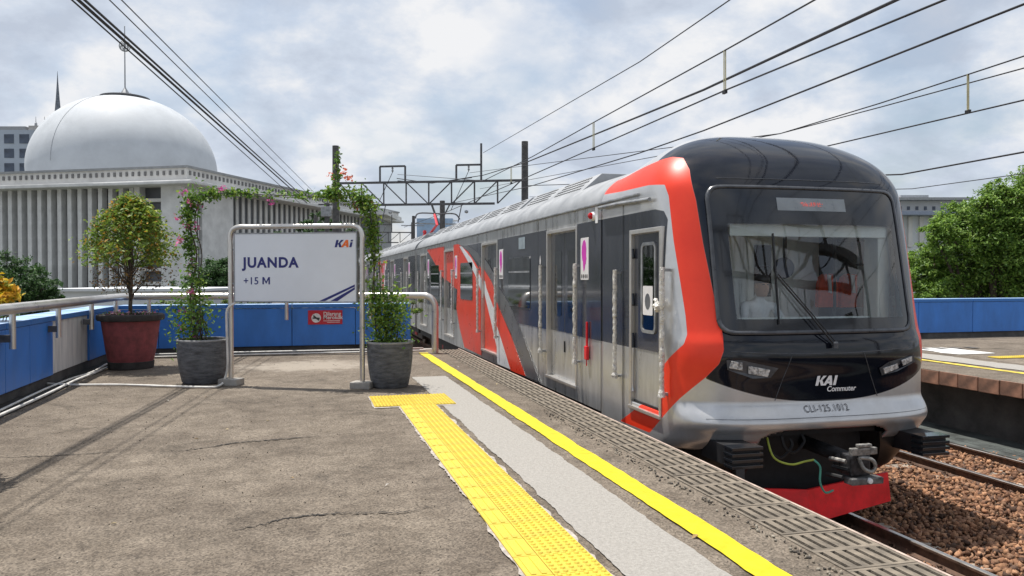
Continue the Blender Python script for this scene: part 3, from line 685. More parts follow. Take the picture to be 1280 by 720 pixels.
# windscreen: clear pane in the middle, black border glass round it
def patch(poly_out, poly_in, off, n=150):
    b = MB(); P = [front_pt(x, z, off) for x, z in poly_out]; Q = [front_pt(x, z, off) for x, z in poly_in]; k = len(P)
    b.v = [tuple(p) for p in P] + [tuple(q) for q in Q]; b.f = [(i, (i + 1) % k, k + (i + 1) % k, k + i) for i in range(k)]; return b
def resample(poly, n):
    P = np.array(poly + [poly[0]]); d = np.concatenate([[0], np.cumsum(np.linalg.norm(np.diff(P, axis=0), axis=1))]); s = np.linspace(0, d[-1], n, endpoint=False)
    return list(zip(np.interp(s, d, P[:, 0]), np.interp(s, d, P[:, 1])))
def ring(name, po, pi, off, m, parent, n=160, sub=6, thick=0.0):
    """strip between two outlines, following the front skin"""
    A = np.array(po); c0 = A.mean(0)
    def byang(poly):
        P = np.array(resample(poly, 1200)); an = np.arctan2((P[:, 1] - c0[1]) / .75, (P[:, 0] - c0[0]) / 1.1); o = np.argsort(an); return np.interp(np.linspace(-math.pi, math.pi, n, endpoint=False), an[o], P[o, 0], period=2 * math.pi), np.interp(np.linspace(-math.pi, math.pi, n, endpoint=False), an[o], P[o, 1], period=2 * math.pi)
    ox, oz = byang(po); ix, iz = byang(pi); b = MB()
    for j in range(sub + 1):
        t = j / sub
        for i in range(n): b.v.append(tuple(front_pt(ox[i] * (1 - t) + ix[i] * t, oz[i] * (1 - t) + iz[i] * t, off)))
    for j in range(sub):
        for i in range(n): b.f.append((j * n + i, j * n + (i + 1) % n, (j + 1) * n + (i + 1) % n, (j + 1) * n + i))
    o = b.build(name, m, parent, smooth=True, recalc=False)
    if thick: sm = o.modifiers.new('thickness', 'SOLIDIFY'); sm.thickness = thick; sm.offset = 0
    return o
# clear region from the photo
pl = hit(914, 340); pr = hit(1119, 340); pt = hit(1015, 281); pb = hit(1020, 398)
CLR = rrect(pl.x - TC, pr.x - TC, pb.z, pt.z, .03)
def ring_fan(name, poly, off, m, parent, n=40):
    b = MB(); xs = np.linspace(min(p[0] for p in poly), max(p[0] for p in poly), n); zs = np.linspace(min(p[1] for p in poly), max(p[1] for p in poly), 30)
    for x in xs:
        for z in zs: b.v.append(tuple(front_pt(x, z, off)))
    for i in range(n - 1):
        for j in range(29): b.f.append((i * 30 + j, (i + 1) * 30 + j, (i + 1) * 30 + j + 1, i * 30 + j + 1))
    return b.build(name, m, parent, smooth=True, recalc=False)
DSP = rrect(-.40, .42, 2.285, 2.42, .01)
ws = ring('windscreen_border', WIN, CLR, .012, M_glossblk, lead)
# cut the display window out of the border: it is a separate lit-through pane set just in front
ring_fan('windscreen', [(CLR[0][0], 0)] and rrect(pl.x - TC, pr.x - TC, pb.z, pt.z, .005), .013, M_clear, ws)
ring('windscreen_rim', rrect(-1.15, 1.15, 1.025, 2.545, .14, x0b=-1.155, x1b=1.155), rrect(-1.112, 1.112, 1.063, 2.512, .12, x0b=-1.117, x1b=1.117), .018, M_rim, ws, sub=1, thick=.012)
M_disp = mat('display_panel', (.26, .29, .31), .3, 0, var=.08, scale=6)
dsp = ring_fan('destination_display', DSP, .016, M_disp, lead)
def led_mat():
    m = bpy.data.materials.new('led_red'); m.use_nodes = True; b = m.node_tree.nodes['Principled BSDF']; b.inputs['Base Color'].default_value = (.7, .05, .03, 1); b.inputs['Emission Color'].default_value = (1, .12, .08, 1); b.inputs['Emission Strength'].default_value = .45; return m
ld = MB(); rl_ = random.Random(5)
for i in range(26):
    xx = -.13 + i * .0105
    if i % 5 == 4: continue
    for j in range(4):
        if rl_.random() < .62: ld.add([front_pt(xx + a_x, 2.335 + j * .011 + a_z, .021) for a_x, a_z in ((0, 0), (.007, 0), (.007, .007), (0, .007))], [(0, 1, 2, 3)])
ldo = ld.build('display_leds', led_mat(), dsp, recalc=False); ldo['kind'] = 'stuff'
# lettering on the nose
txt_white = mat('white_vinyl', (.82, .82, .82), .4, var=.03)
def kai_logo(parent, m, fn, h, gap=.10, mA=None):
    """slanted K, A and I shapes; h is the letter height"""
    sl = .22 * h
    def put(polys, mm, nm='logo_letter'):
        b = MB()
        for poly in polys:
            b.add([fn((x * h + sl * y) * 1.12, y * h) for x, y in poly], [tuple(range(len(poly)))])
        b.build(nm, mm, parent, recalc=False)
    put([[(0, 0), (.30, 0), (.30, 1), (0, 1)], [(.30, .38), (.62, 1), (.98, 1), (.58, .52), (.30, .50)], [(.34, .52), (.62, .56), (.92, 0), (.58, 0)]], m)
    put([[(.80, 0), (1.10, 0), (1.52, 1), (1.22, 1)], [(1.52, 1), (1.36, .62), (1.50, 0), (1.80, 0)], [(1.13, .20), (1.56, .20), (1.56, .40), (1.20, .40)]], mA or m)
    put([[(1.88, 0), (2.16, 0), (2.16, 1 if not mA else .68), (1.88, 1 if not mA else .68)]] + ([[(1.88, .78), (2.16, .78), (2.16, 1), (1.88, 1)]] if mA else []), m)
lg = hit(1018, 482); kai_logo(lead, txt_white, lambda x, y: front_pt(lg.x - TC + x, lg.z + y, .012 + .001), .098)
cm = hit(1032, 489); text_obj('commuter_lettering', 'Commuter', .076, txt_white, lead, bold=.0012, shear=.18, fn=lambda x, y: front_pt(cm.x - TC + x, cm.z + y, .013))
nb = hit(1006, 515); text_obj('car_number', 'CLI-125.1012', .088, mat('number_dark', (.10, .10, .11), .5), lead, fn=lambda x, y: front_pt(nb.x - TC + x * .93, nb.z + y, .010), space=1.15)
# head lamps
def lamp(px, inner_px, name, label=None):
    P = [hit(u, v) for u, v in px]; W3 = [(p.x - TC, p.z) for p in P]
    b = MB(); b.add([front_pt(x, z, .014) for x, z in W3], [tuple(range(len(W3)))]); h = b.build('headlight', M_rim, lead, recalc=False)
    for q in inner_px:
        Q = [hit(u, v) for u, v in q]; bb = MB(); bb.prism([(p.x - TC, p.z) for p in Q], lambda x, z: front_pt(x, z, .026), lambda x, z: front_pt(x, z, .010)); bb.build('lamp_unit', M_lens, h, bevel=.004)
lamp([(907, 450), (925, 450), (972, 460), (962, 472), (940, 473), (908, 462)], [[(913, 451), (926, 453), (927, 463), (910, 460)], [(934, 457), (961, 462), (958, 471), (934, 467)]], 'l')
lamp([(1098, 460), (1110, 452), (1141, 443), (1142, 452), (1120, 464), (1101, 469)], [[(1102, 460), (1120, 454), (1121, 460), (1104, 467)], [(1125, 450), (1138, 445), (1138, 451), (1127, 457)]], 'r')
# wipers
wp = MB(); a0, a1 = hit(1040, 432), hit(966, 345)
A = front_pt(a0.x - TC, a0.z, .05); B = front_pt(a1.x - TC, a1.z, .06)
wpr = wp.tube([A, A.lerp(B, .5) + Vector((0, -.02, 0)), B], .009, 6).tube([A + Vector((.035, 0, .01)), B + Vector((.02, 0, .02))], .006, 6).build('wiper', M_black, lead)
MB().lathe([(.03, -.02), (.03, .03), (.02, .045)], (0, 0, 0), 12).build('wiper_pivot', M_rim, wpr, loc=A)
b1, b2 = hit(964, 292), hit(972, 405)
B1 = front_pt(b1.x - TC, b1.z, .03); B2 = front_pt(b2.x - TC, b2.z, .03)
MB().tube([B1, (B1 + B2) / 2, B2], .008, 6).bar(B1 + Vector((0, .012, 0)), B2 + Vector((0, .012, 0)), .006, .02).build('wiper_blade', M_black, wpr)
def seam(pts, r=.004): MB().tube([front_pt(x, z, .002) for x, z in pts], r, 5).build('panel_seam', M_rim, lead)
for sg_ in (-1, 1): seam([(sg_ * (.42 + .02 * k), .82 - .05 * k) for k in range(10)])
seam([(-1.05 + .105 * k, .86 - .035 * math.cos(math.pi / 2 * (-1 + .1 * k))) for k in range(21)]); seam([(-1.0 + .1 * k, 2.62) for k in range(21)])
seam([(-1.3 + .13 * k, .20) for k in range(21)], .003)
# anti-climbers (ribbed buffers), lower fairing, plough, coupler
for sgn in (-1, 1):
    xc = TC + sgn * 1.075; z0 = -.215
    b = MB(); b.box(xc - .155, xc + .155, 6.60, 7.3, z0 + .005, z0 + .20); bu = b.build('anticlimber', M_black, lead, bevel=.006)
    for k in range(4): MB().box(xc - .165, xc + .165, 6.56, 6.72, z0 + k * .058, z0 + .030 + k * .058).build('rib', M_glossblk, bu, bevel=.004)
    rr = np.linspace(.0, 1, 9); V_ = []; zs = [-.02, -.16, -.30, -.42, -.50]
    bb = MB(); n_ = 16
    for j, z in enumerate(zs):
        ins = [.0, .02, .07, .15, .26][j]; wout = HW - ins - .02; win = .70 + .03 * j
        yb0 = 6.93 + ins * 1.1
        for i in range(n_):
            t = i / (n_ - 1); wv = win + (wout - win) * math.sin(t * math.pi / 2); yy = yb0 + .75 * (1 - math.cos(t * math.pi / 2)) ** 1.0
            bb.v.append((TC + sgn * wv, yy, z))
        bb.v.append((TC + sgn * wout, 8.9, z)); bb.v.append((TC + sgn * win, 8.9, z))
    k = n_ + 2
    for j in range(len(zs) - 1):
        for i in range(k): bb.f.append((j * k + i, j * k + (i + 1) % k, (j + 1) * k + (i + 1) % k, (j + 1) * k + i))
    bb.f.append(tuple((len(zs) - 1) * k + i for i in range(k)))
    bb.build('lower_fairing', mat('fairing_black', (.020, .018, .017), .35, 0, var=.35, scale=4), lead, smooth='auto')
    if sgn < 0: MB().box(TC + sgn * .90 - .05, TC + sgn * .90 + .05, 6.98, 7.06, -.56, -.25).build('plough_bracket', mat('bracket_grey', (.07, .075, .085), .6, .3), lead, bevel=.006)
pz0, pz1 = -.91, -.575
b = MB()
prof = [(-1.12, 7.24), (-.36, 6.86), (.0, 6.84), (.30, 6.86), (1.06, 7.20)]
prof = [(-1.12, 7.26), (-.16, 6.88), (1.10, 7.22)]
b.add([(TC + x, y, pz0 + (.05 if i == 2 else 0)) for i, (x, y) in enumerate(prof)] + [(TC + x, y + .05, pz1 + (.02 if i == 2 else 0)) for i, (x, y) in enumerate(prof)] + [(TC + x, y + .03, pz0 + (.05 if i == 2 else 0)) for i, (x, y) in enumerate(prof)] + [(TC + x, y + .08, pz1 + (.02 if i == 2 else 0)) for i, (x, y) in enumerate(prof)],
      [(0, 1, 4, 3), (1, 2, 5, 4), (6, 9, 10, 7), (7, 10, 11, 8), (3, 4, 10, 9), (4, 5, 11, 10), (0, 6, 7, 1), (1, 7, 8, 2), (2, 8, 11, 5), (0, 3, 9, 6)])
b.build('plough', M_ploughr, lead)
cz = -.30
cpl = MB().box(TC - .13, TC + .13, 6.52, 6.72, cz - .15, cz + .09).build('coupler', mat('coupler_iron', (.055, .055, .06), .5, .5, var=.4, scale=14, bump=.2), lead, bevel=.02)
M_cast = mat('cast_metal', (.30, .29, .27), .5, .6, var=.3, scale=18, bump=.3)
MB().tube([(TC, 6.7, cz), (TC, 7.6, cz + .03)], .085, 12).build('drawbar', M_under, cpl)
MB().lathe([(.10, 0), (.115, .02), (.115, .06), (.09, .09)], n=16).build('collar', M_under, cpl, loc=(TC - .02, 6.85, cz - .05)).rotation_euler = (math.pi / 2, 0, 0)
b = MB(); b.box(TC - .16, TC + .18, 6.47, 6.53, cz + .10, cz + .18); b.box(TC - .08, TC + .10, 6.46, 6.52, cz + .19, cz + .225); b.build('electrical_head', M_cast, cpl, bevel=.01)
b = MB(); b.tube(bez([(TC - .05, 6.50, cz + .07), (TC + .06, 6.43, cz + .06), (TC + .11, 6.42, cz - .02), (TC + .07, 6.43, cz - .08), (TC - .01, 6.46, cz - .05), (TC - .05, 6.5, cz + .07)], 4), .022, 8); b.build('coupler_hook', M_cast, cpl, smooth='auto')
b = MB(); b.box(TC - .17, TC + .25, 6.45, 6.6, cz - .235, cz - .16); b.build('coupler_tray', mat('tray_iron', (.15, .15, .15), .6, .4, var=.35, scale=12), cpl, bevel=.012)
MB().lathe([(.0, 0), (.035, 0), (.03, .03), (0, .035)], n=10, closed=False).build('bolt', M_white, cpl, loc=(TC + .06, 6.46, cz - .19)).rotation_euler = (math.pi / 2, 0, 0)
for i, (xx, zz_) in enumerate(((-.24, .02), (-.20, -.08), (-.28, -.16))):
    MB().tube([(TC + xx, 6.75, cz + zz_), (TC + xx + .06, 6.55, cz + zz_)], .025, 8).build('valve', M_under if i else M_cast, cpl)
MB().tube(bez([(TC - .62, 6.95, -.02), (TC - .60, 6.86, -.20), (TC - .45, 6.80, -.265), (TC - .30, 6.78, -.24), (TC - .20, 6.78, -.23)], 6), .011, 6).build('earth_cable', mat('cable_yellow_green', (.38, .45, .06), .5), lead, smooth='auto')
MB().tube(bez([(TC - .20, 6.78, -.23), (TC - .14, 6.76, -.30), (TC - .14, 6.76, -.45), (TC - .08, 6.76, -.56), (TC + .02, 6.77, -.55)], 6), .011, 6).build('green_hose', mat('hose_green', (.10, .42, .33), .5), lead, smooth='auto')
for (x0, zz_, rr_) in ((-.45, -.05, .13), (-.30, -.02, .12)):
    MB().tube(bez([(TC + x0 - rr_, 7.0, zz_), (TC + x0 - rr_ * .8, 6.97, zz_ - rr_), (TC + x0, 6.95, zz_ - rr_ * 1.4), (TC + x0 + rr_, 6.97, zz_ - rr_ * .6), (TC + x0 + rr_, 7.0, zz_)], 5), .016, 6).build('air_hose', M_black, lead, smooth='auto')
MB().box(TC - .72, TC + .72, 7.25, 9.0, -.75, .05).build('headstock', M_under, lead)
MB().box(TC - .70, TC + .70, 7.0, 7.25, -.02, .05).build('bumper_beam', M_under, lead)

kc = .84; cpl.scale = (kc, kc, kc); cpl.location = (TC * (1 - kc) + .02, 6.6 * (1 - kc) - .17, cz * (1 - kc) + .12)
# --- cab interior seen through the windscreen
MB().box(TC + HW - .012, TC + HW - .004, 7.6, 8.72, .98, 2.07).build('cab_side_pane', M_clear, lead)
M_cabin = mat('cabin_grey', (.80, .84, .83), .6, var=.05)
M_cabl = mat('cabin_pale', (.88, .93, .90), .5, var=.04)
cabn = MB().box(TC - 1.36, TC + 1.36, 8.85, 8.90, .2, 2.7).build('cab_rear_wall', M_cabin, lead)
MB().box(TC - 1.38, TC + 1.38, 7.45, 8.84, .12, .18).build('cab_floor', M_gsteel, lead)
MB().box(TC - 1.38, TC + 1.38, 7.55, 8.84, 2.36, 2.40).build('cab_ceiling', M_cabl, lead)
MB().box(TC - .90, TC + 1.0, 7.20, 7.27, 2.02, 2.20).build('header_panel', M_cabl, lead, bevel=.01)
MB().box(TC + .92, TC + 1.08, 7.23, 7.46, 1.10, 2.15).build('cab_pillar', M_cabl, lead, bevel=.02)
MB().box(TC - 1.08, TC + 1.06, 7.05, 7.75, .95, 1.10).build('console', mat('console_blue', (.32, .42, .48), .5, var=.1), lead, bevel=.02)
MB().box(TC - .95, TC + .9, 7.32, 7.36, 1.10, 1.17).build('console_lip', M_cabl, lead, bevel=.006)
cdo = MB().box(TC + .30, TC + .72, 8.80, 8.848, .2, 2.15).build('cab_rear_door', M_cabl, lead, bevel=.008)
MB().box(TC + .38, TC + .62, 8.785, 8.80, 1.35, 2.0).build('door_pane', M_glassd, cdo)
for (v0_, v1_) in ((302, 330), (332, 358)):
    q0, q1 = on_y(1074, v1_, 7.75), on_y(1094, v0_, 7.75); MB().box(q0.x, q1.x, 7.74, 7.79, q0.z, q1.z).build('instrument_box', M_white, lead, bevel=.01)
MB().box(TC + .78, TC + .80, 7.76, 7.79, 1.1, 2.36).build('instrument_stand', M_dsteel, lead)

# --- car sides
SZ0, SZ1, BZ0, BZ1 = -.10, 2.50, .79, 2.32
DZ0, DZ1, DH = .10, 2.25, .65
def side_xy(u, v): p = on_x(u, v, XS); return (p.y, p.z)
def clip(poly, axis, val, keep_less):
    out = []; n = len(poly)
    for i in range(n):
        a, b = poly[i], poly[(i + 1) % n]; ina = (a[axis] <= val) == keep_less or a[axis] == val; inb = (b[axis] <= val) == keep_less or b[axis] == val
        if ina: out.append(a)
        if ina != inb:
            t = (val - a[axis]) / (b[axis] - a[axis]); out.append((a[0] + (b[0] - a[0]) * t, a[1] + (b[1] - a[1]) * t))
    return out
def foil_rail(root, x, y, z0, z1, seed):
    r = random.Random(seed); n = 34; pts = []; rs = []
    for i in range(n):
        t = i / (n - 1); pts.append((x + r.uniform(-.003, .003), y + r.uniform(-.004, .004), z0 + (z1 - z0) * t))
        rs.append(.026 + r.uniform(-.005, .005) + (.012 if t < .06 else 0))
    h = MB().tube(pts, rs, 9).build('wrapped_handle', M_ped, root)
    for z in (z0 + .03, z1 - .03): MB().bar((x, y, z), (x + .09, y, z), .03, .03).build('handle_bracket', M_gsteel, h)
    return h
def door_unit(root, yc):
    f = MB(); X0 = XS - .014; X1 = XS + .10
    f.box(X0, X1, yc - DH - .045, yc - DH, DZ0, DZ1 + .05); f.box(X0, X1, yc + DH, yc + DH + .045, DZ0, DZ1 + .05)
    f.box(X0, X1, yc - DH, yc + DH, DZ1, DZ1 + .05); f.box(XS - .03, X1, yc - DH - .045, yc + DH + .045, DZ0 - .045, DZ0 - .001)
    d = f.build('door_frame', M_steel, root, bevel=.006)
    for s in (-1, 1):
        a, b = (yc - DH, yc - .006) if s < 0 else (yc + .006, yc + DH)
        lf = MB().box(XS + .058, XS + .09, a, b, DZ0, DZ1).build('door_leaf', M_alu, d)
        MB().box(XS + .054, XS + .060, a + .004, b - .004, BZ0, DZ1 - .01).build('dark_panel', M_dband, lf)
        MB().prism([(p, q) for p, q in rrect(a + .13, b - .13, 1.02, 1.98, .05)], lambda p, q: (XS + .050, p, q), lambda p, q: (XS + .056, p, q)).build('door_pane', M_glassd, lf)
        MB().box(XS + .045, XS + .058, (b if s < 0 else a) - .012, (b if s < 0 else a) + .012, .50, .66).build('finger_grip', M_black, lf)
    return d
PINK = mat('sticker_pink', (.60, .03, .42), .5, var=.05); STW = mat('sticker_white', (.76, .74, .74), .45, var=.04); STB = mat('sticker_black', (.04, .04, .05), .5)
def sticker(root, yc, z0, z1, wd, x):
    s_ = MB().prism(rrect(yc - wd / 2, yc + wd / 2, z0, z1, .02), lambda p, q: (x - .004, p, q), lambda p, q: (x + .001, p, q)).build('notice_sticker', STW, root)
    H_ = z1 - z0
    prof = [(-.12, .20), (.06, .27), (.10, .36), (.22, .38), (.25, .47), (.33, .50), (.26, .60), (.30, .74), (.20, .88), (.02, .95), (-.20, .92), (-.38, .80), (-.42, .64), (-.34, .50), (-.22, .42), (-.18, .30)]
    MB().prism(prof, lambda p, q: (x - .007, yc - p * wd * .8, z0 + q * H_), lambda p, q: (x - .004, yc - p * wd * .8, z0 + q * H_)).build('pink_profile', PINK, s_)
    for i in range(4):
        c = yc + wd * (.33 - .22 * i); MB().prism([(c + .022 * math.cos(a), z0 + H_ * .085 + .030 * math.sin(a)) for a in [k * math.pi / 4 for k in range(8)]], lambda p, q: (x - .006, p, q), lambda p, q: (x - .004, p, q)).build('icon', STB, s_)
    return s_
def livery(root, polys, doors, y0):
    for k, (poly, m) in enumerate(polys):
        cuts = [(y0, None)]
        spans = []; prev = 0
        ds = sorted(doors); lo = -1e3
        for d in ds: spans.append((lo, d - DH - .045, XS)); spans.append((d - DH, d + DH, XS + .054)); lo = d + DH + .045
        spans.append((lo, 1e3, XS))
        for a, b, x in spans:
            q = clip(clip(poly, 0, a, False), 0, b, True)
            if x == XS: q = clip(q, 1, SZ0 + .01, False) if len(q) > 2 else q
            else:
                q = clip(q, 1, DZ0 + .005, False) if len(q) > 2 else q
                q = clip(q, 1, DZ1 - .005, True) if len(q) > 2 else q
            if len(q) < 3: continue
            off = .010 + .003 * k
            MB().prism(q, lambda p, r_: (x - off, p, r_), lambda p, r_: (x - off + .002, p, r_)).build('livery_shape', m, root)
def window(root, ya, yb, z0=1.05, z1=1.95):
    wn = MB().prism(rrect(ya, yb, z0, z1, .07), lambda p, q: (XS - .008, p, q), lambda p, q: (XS + .004, p, q)).build('window', M_rim, root)
    MB().prism(rrect(ya + .025, yb - .025, z0 + .025, z1 - .025, .06), lambda p, q: (XS - .016, p, q), lambda p, q: (XS - .008, p, q)).build('window_pane', M_glassd, wn)
    for zb_ in (z1 - .28, z1 - .55): MB().box(XS - .020, XS - .016, ya + .04, yb - .04, zb_, zb_ + .03).build('window_bar', M_gsteel, wn)
    return wn
def roof(root, y0, y1):
    zr = 2.5 + .60 * np.sin(np.linspace(0, math.pi / 2, 16)); q = (zr - 2.5) / .60; wr = HW * np.clip(1 - q ** 2.05, 0, 1) ** .5
    prof = [(TC - a, z) for a, z in zip(wr, zr)] + [(TC + a, z) for a, z in list(zip(wr, zr))[::-1][1:]]
    n = len(prof); b = MB(); b.add([(x, y0, z) for x, z in prof] + [(x, y1, z) for x, z in prof], [(i, i + 1, n + i + 1, n + i) for i in range(n - 1)] + [tuple(range(n)), tuple(range(2 * n - 1, n - 1, -1))])
    r = b.build('roof', M_roofg, root, smooth='auto')
    MB().box(XS - .035, XS + .05, y0 - (1.15 if y0 < 10 else 0), y1, 2.505, 2.535).build('gutter', M_gsteel, root, bevel=.01)
    # shrouds with vent slots along the roof edge
    y = y0 + 1.4 if y0 < 10 else y0 + 1.0
    while y + 3.0 < y1:
        sh = MB(); xa, za, xb, zb = XS + .20, 2.80, XS + .55, 3.10
        sh.add([(xa, y, za), (xb, y, zb), (xb + 1.9, y, zb), (xb + 2.3, y, za), (xa, y + 3.3, za), (xb, y + 3.3, zb), (xb + 1.9, y + 3.3, zb), (xb + 2.3, y + 3.3, za)], [(0, 1, 5, 4), (1, 2, 6, 5), (2, 3, 7, 6), (0, 3, 2, 1), (4, 5, 6, 7)])
        so = sh.build('roof_shroud', M_roofg, root, bevel=.02)
        sl = MB(); d = Vector((xb - xa, 0, zb - za)).normalized(); nn = Vector((-d.z, 0, d.x))
        for g0 in (.25, 1.85):
            for i in range(11):
                for j in range(4):
                    c = Vector((xa, 0, za)) + d * (.14 + j * .085) + Vector((0, y + g0 + i * .115 + (.05 if j % 2 else 0), 0)) + nn * .001
                    sl.obox(c, (0, 1, 0), d, nn, .036, .017, .003)
        so2 = sl.build('vent_slots', M_under, so, recalc=False); so2['kind'] = 'stuff'
        y += 3.55
    yl = y0 + 3
    while yl < y1 - 2:
        MB().box(TC - .5, TC + .4, yl, yl + 1.3, 3.1, 3.27).build('roof_box', M_dsteel if False else M_gsteel, root, bevel=.03); yl += 6.3
def underframe(root, y0, y1):
    MB().box(XS + .12, TC + 1.38, y0, y1, -.30, -.10).build('underframe', M_under, root)
    yy = y0 + 5.0
    while yy < y1 - 5: MB().box(XS + .14, TC + 1.3, yy, yy + 1.5, -.68, -.30).build('equipment_box', M_under, root, bevel=.02); yy += 2.1
    for yc in (y0 + 2.6, y1 - 2.9):
        bo = MB().box(XS + .42, XS + .56, yc - 1.4, yc + 1.4, -.62, -.42).build('bogie_frame', mat('bogie_iron', (.05, .045, .042), .7, .2), root, bevel=.03)
        for k in (-1.05, 1.05):
            for xx in (TC - .60, TC + .47):
                wh = MB().lathe([(.10, -.07), (.43, -.065), (.46, -.05), (.43, -.03), (.43, .06), (.10, .07)], n=26).build('wheel', mat('wheel_steel', (.10, .085, .075), .5, .5), bo, loc=(xx, yc + k, RZ + .43)); wh.rotation_euler = (0, math.pi / 2, 0)
        MB().box(XS + .38, XS + .47, yc - .25, yc + .25, -.55, -.30).build('air_spring', mat('bogie_red', (.40, .03, .03), .6), bo, bevel=.03)
def sides(root, y0, y1, doors, seed=0, foil=True):
    ed = [y0] + [q for d in doors for q in (d - DH - .045, d + DH + .045)] + [y1]
    for i in range(0, len(ed), 2):
        a, b = ed[i], ed[i + 1]
        sp_ = MB().box(XS, XS + .05, a + .001, b - .001, SZ0, SZ1).build('side_panel', M_alu, root)
        MB().box(XS - .006, XS + .002, a + (.0 if i == 0 else .012), b - .012, BZ0, BZ1).build('window_band', M_dband, sp_)
    for d in doors:
        MB().box(XS, XS + .05, d - DH - .045, d + DH + .045, DZ1 + .05, SZ1).build('door_header', M_alu, root); MB().box(XS, XS + .05, d - DH - .045, d + DH + .045, SZ0, DZ0 - .045).build('door_sill_panel', M_alu, root)
        door_unit(root, d)
        if foil:
            foil_rail(root, XS - .075, d - DH - .15, .42, 1.78, seed + int(d * 10)); foil_rail(root, XS - .075, d + DH + .15, .42, 1.78, seed + int(d * 10) + 5)
        sticker(root, d - DH - .36, 1.56, 2.12, .30, XS - .008)
    MB().box(TC + HW - .05, TC + HW, y0, y1, SZ0, SZ1).build('far_side', M_alu, root)
    MB().box(XS + .12, TC + 1.4, y0 + .02, y1 - .02, -.08, .05).build('floor', M_under, root)
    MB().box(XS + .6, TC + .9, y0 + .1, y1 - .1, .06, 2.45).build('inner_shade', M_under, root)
DOORS = [10.85, 15.42, 19.98, 24.40]; YB = 25.93
sides(lead, YE, YB, DOORS); roof(lead, YE, YB); underframe(lead, 8.9, YB)
for i in range(3): window(lead, (DOORS[i] + DOORS[i + 1]) / 2 - .72, (DOORS[i] + DOORS[i + 1]) / 2 + .72)
MB().box(XS + .05, TC + HW - .05, YB - .05, YB, SZ0, 2.5).build('end_wall', M_alu, lead)
px = lambda L_: [side_xy(u, v) for u, v in L_]
livery(lead, [
    (px([(534, 312), (573, 305), (586, 315), (598, 334), (608, 352), (616, 380), (625, 412), (642, 462), (618, 452), (581, 434), (575, 410), (571, 385), (572, 362), (556, 350)]), M_red),
    (px([(577, 307), (585, 307), (598, 316), (608, 330), (620, 352), (636, 378), (655, 420), (676, 478), (656, 470), (640, 418), (624, 385), (612, 355), (600, 331), (588, 315)]), M_lgrey),
    (px([(575, 308), (578, 308), (590, 323), (600, 343), (610, 366), (621, 398), (640, 462), (623, 455), (611, 400), (603, 366), (594, 342), (583, 322)]), M_lwhite),
    (px([(600, 332), (612, 352), (626, 388), (640, 420), (658, 470), (640, 464), (628, 425), (616, 388), (606, 360)]), M_red),
], DOORS, YE)
# marker lamp, red emergency handle, small panels, seams
p = on_x(742, 270, XS); ml = MB().lathe([(.0, -.02), (.075, -.02), (.08, .0), (.055, .03), (.0, .035)], n=18, closed=False).build('marker_lamp', M_white, lead, smooth='auto', loc=(XS - .002, p.y, p.z)); ml.rotation_euler = (0, -math.pi / 2, 0); ml.scale = (.8, 1.25, 1)
mr = MB().lathe([(.042, .0), (.040, .04), (.022, .058), (.0, .062)], n=14, closed=False).build('marker_lens', M_tail, lead, smooth='auto', loc=(XS - .02, p.y - .01, p.z)); mr.rotation_euler = (0, -math.pi / 2, 0)
MB().box(XS - .01, XS, p.y - .17, p.y - .08, p.z - .10, p.z + .11).build('lamp_plate', M_white, lead)
p = on_x(736, 425, XS); eh = MB().box(XS - .05, XS - .012, p.y - .045, p.y + .05, p.z - .26, p.z - .08).build('emergency_handle', mat('signal_red', (.70, .01, .02), .35), lead, bevel=.01)
MB().box(XS - .04, XS - .015, p.y - .022, p.y + .012, p.z - .08, p.z + .24).build('handle_bar', MATS['signal_red'], eh, bevel=.006); MB().bar((XS - .03, p.y, p.z - .34), (XS - .03, p.y, p.z - .26), .012).build('handle_pin', MATS['signal_red'], eh)
p = on_x(653, 304, XS); MB().box(XS - .013, XS - .007, p.y - .2, p.y + .2, p.z - .10, p.z + .10).build('small_display', mat('small_display', (.30, .36, .40), .2), lead)
p = on_x(676, 325, XS); MB().prism([(p.y + .02, p.z - .07), (p.y - .02, p.z - .07), (p.y - .03, p.z - .02), (p.y, p.z + .07), (p.y + .03, p.z - .02)], lambda a, b: (XS - .012, a, b), lambda a, b: (XS - .008, a, b)).build('small_sticker', STW, lead)
for yy in (8.55, 9.25, 12.0, 14.3, 16.55, 18.9, 21.15, 23.3): MB().box(XS - .0075, XS - .005, yy - .004, yy + .004, SZ0, 2.46).build('panel_seam', M_under, lead)
# cab door
f = MB(); X0, X1 = XS - .014, XS + .08; a, b_ = 7.575, 8.305
f.box(X0, X1, a - .05, a, .14, 2.13); f.box(X0, X1, b_, b_ + .05, .14, 2.13); f.box(X0, X1, a, b_, 2.08, 2.13); f.box(XS - .03, X1, a - .05, b_ + .05, .10, .139)
cdf = f.build('cab_door_frame', M_steel, lead, bevel=.006)
cdl = MB().box(XS + .04, XS + .07, a, b_, .14, 1.03).box(XS + .04, XS + .07, a, b_, 1.93, 2.08).box(XS + .04, XS + .07, a, 7.77, 1.03, 1.93).box(XS + .04, XS + .07, 8.05, b_, 1.03, 1.93).build('cab_door', M_alu, cdf)
MB().box(XS + .034, XS + .039, a + .004, b_ - .004, BZ0, 1.03).box(XS + .034, XS + .039, a + .004, b_ - .004, 1.93, 2.075).box(XS + .034, XS + .039, a + .004, 7.77, 1.03, 1.93).box(XS + .034, XS + .039, 8.05, b_ - .004, 1.03, 1.93).build('dark_panel', M_dband, cdf)
ro, ri = rrect(7.72, 8.10, .98, 1.98, .07), rrect(7.755, 8.065, 1.015, 1.945, .05); nn_ = len(ro); wf = MB()
wf.v = [(XS + .016, *p) for p in ro] + [(XS + .016, *p) for p in ri] + [(XS + .036, *p) for p in ro] + [(XS + .036, *p) for p in ri]
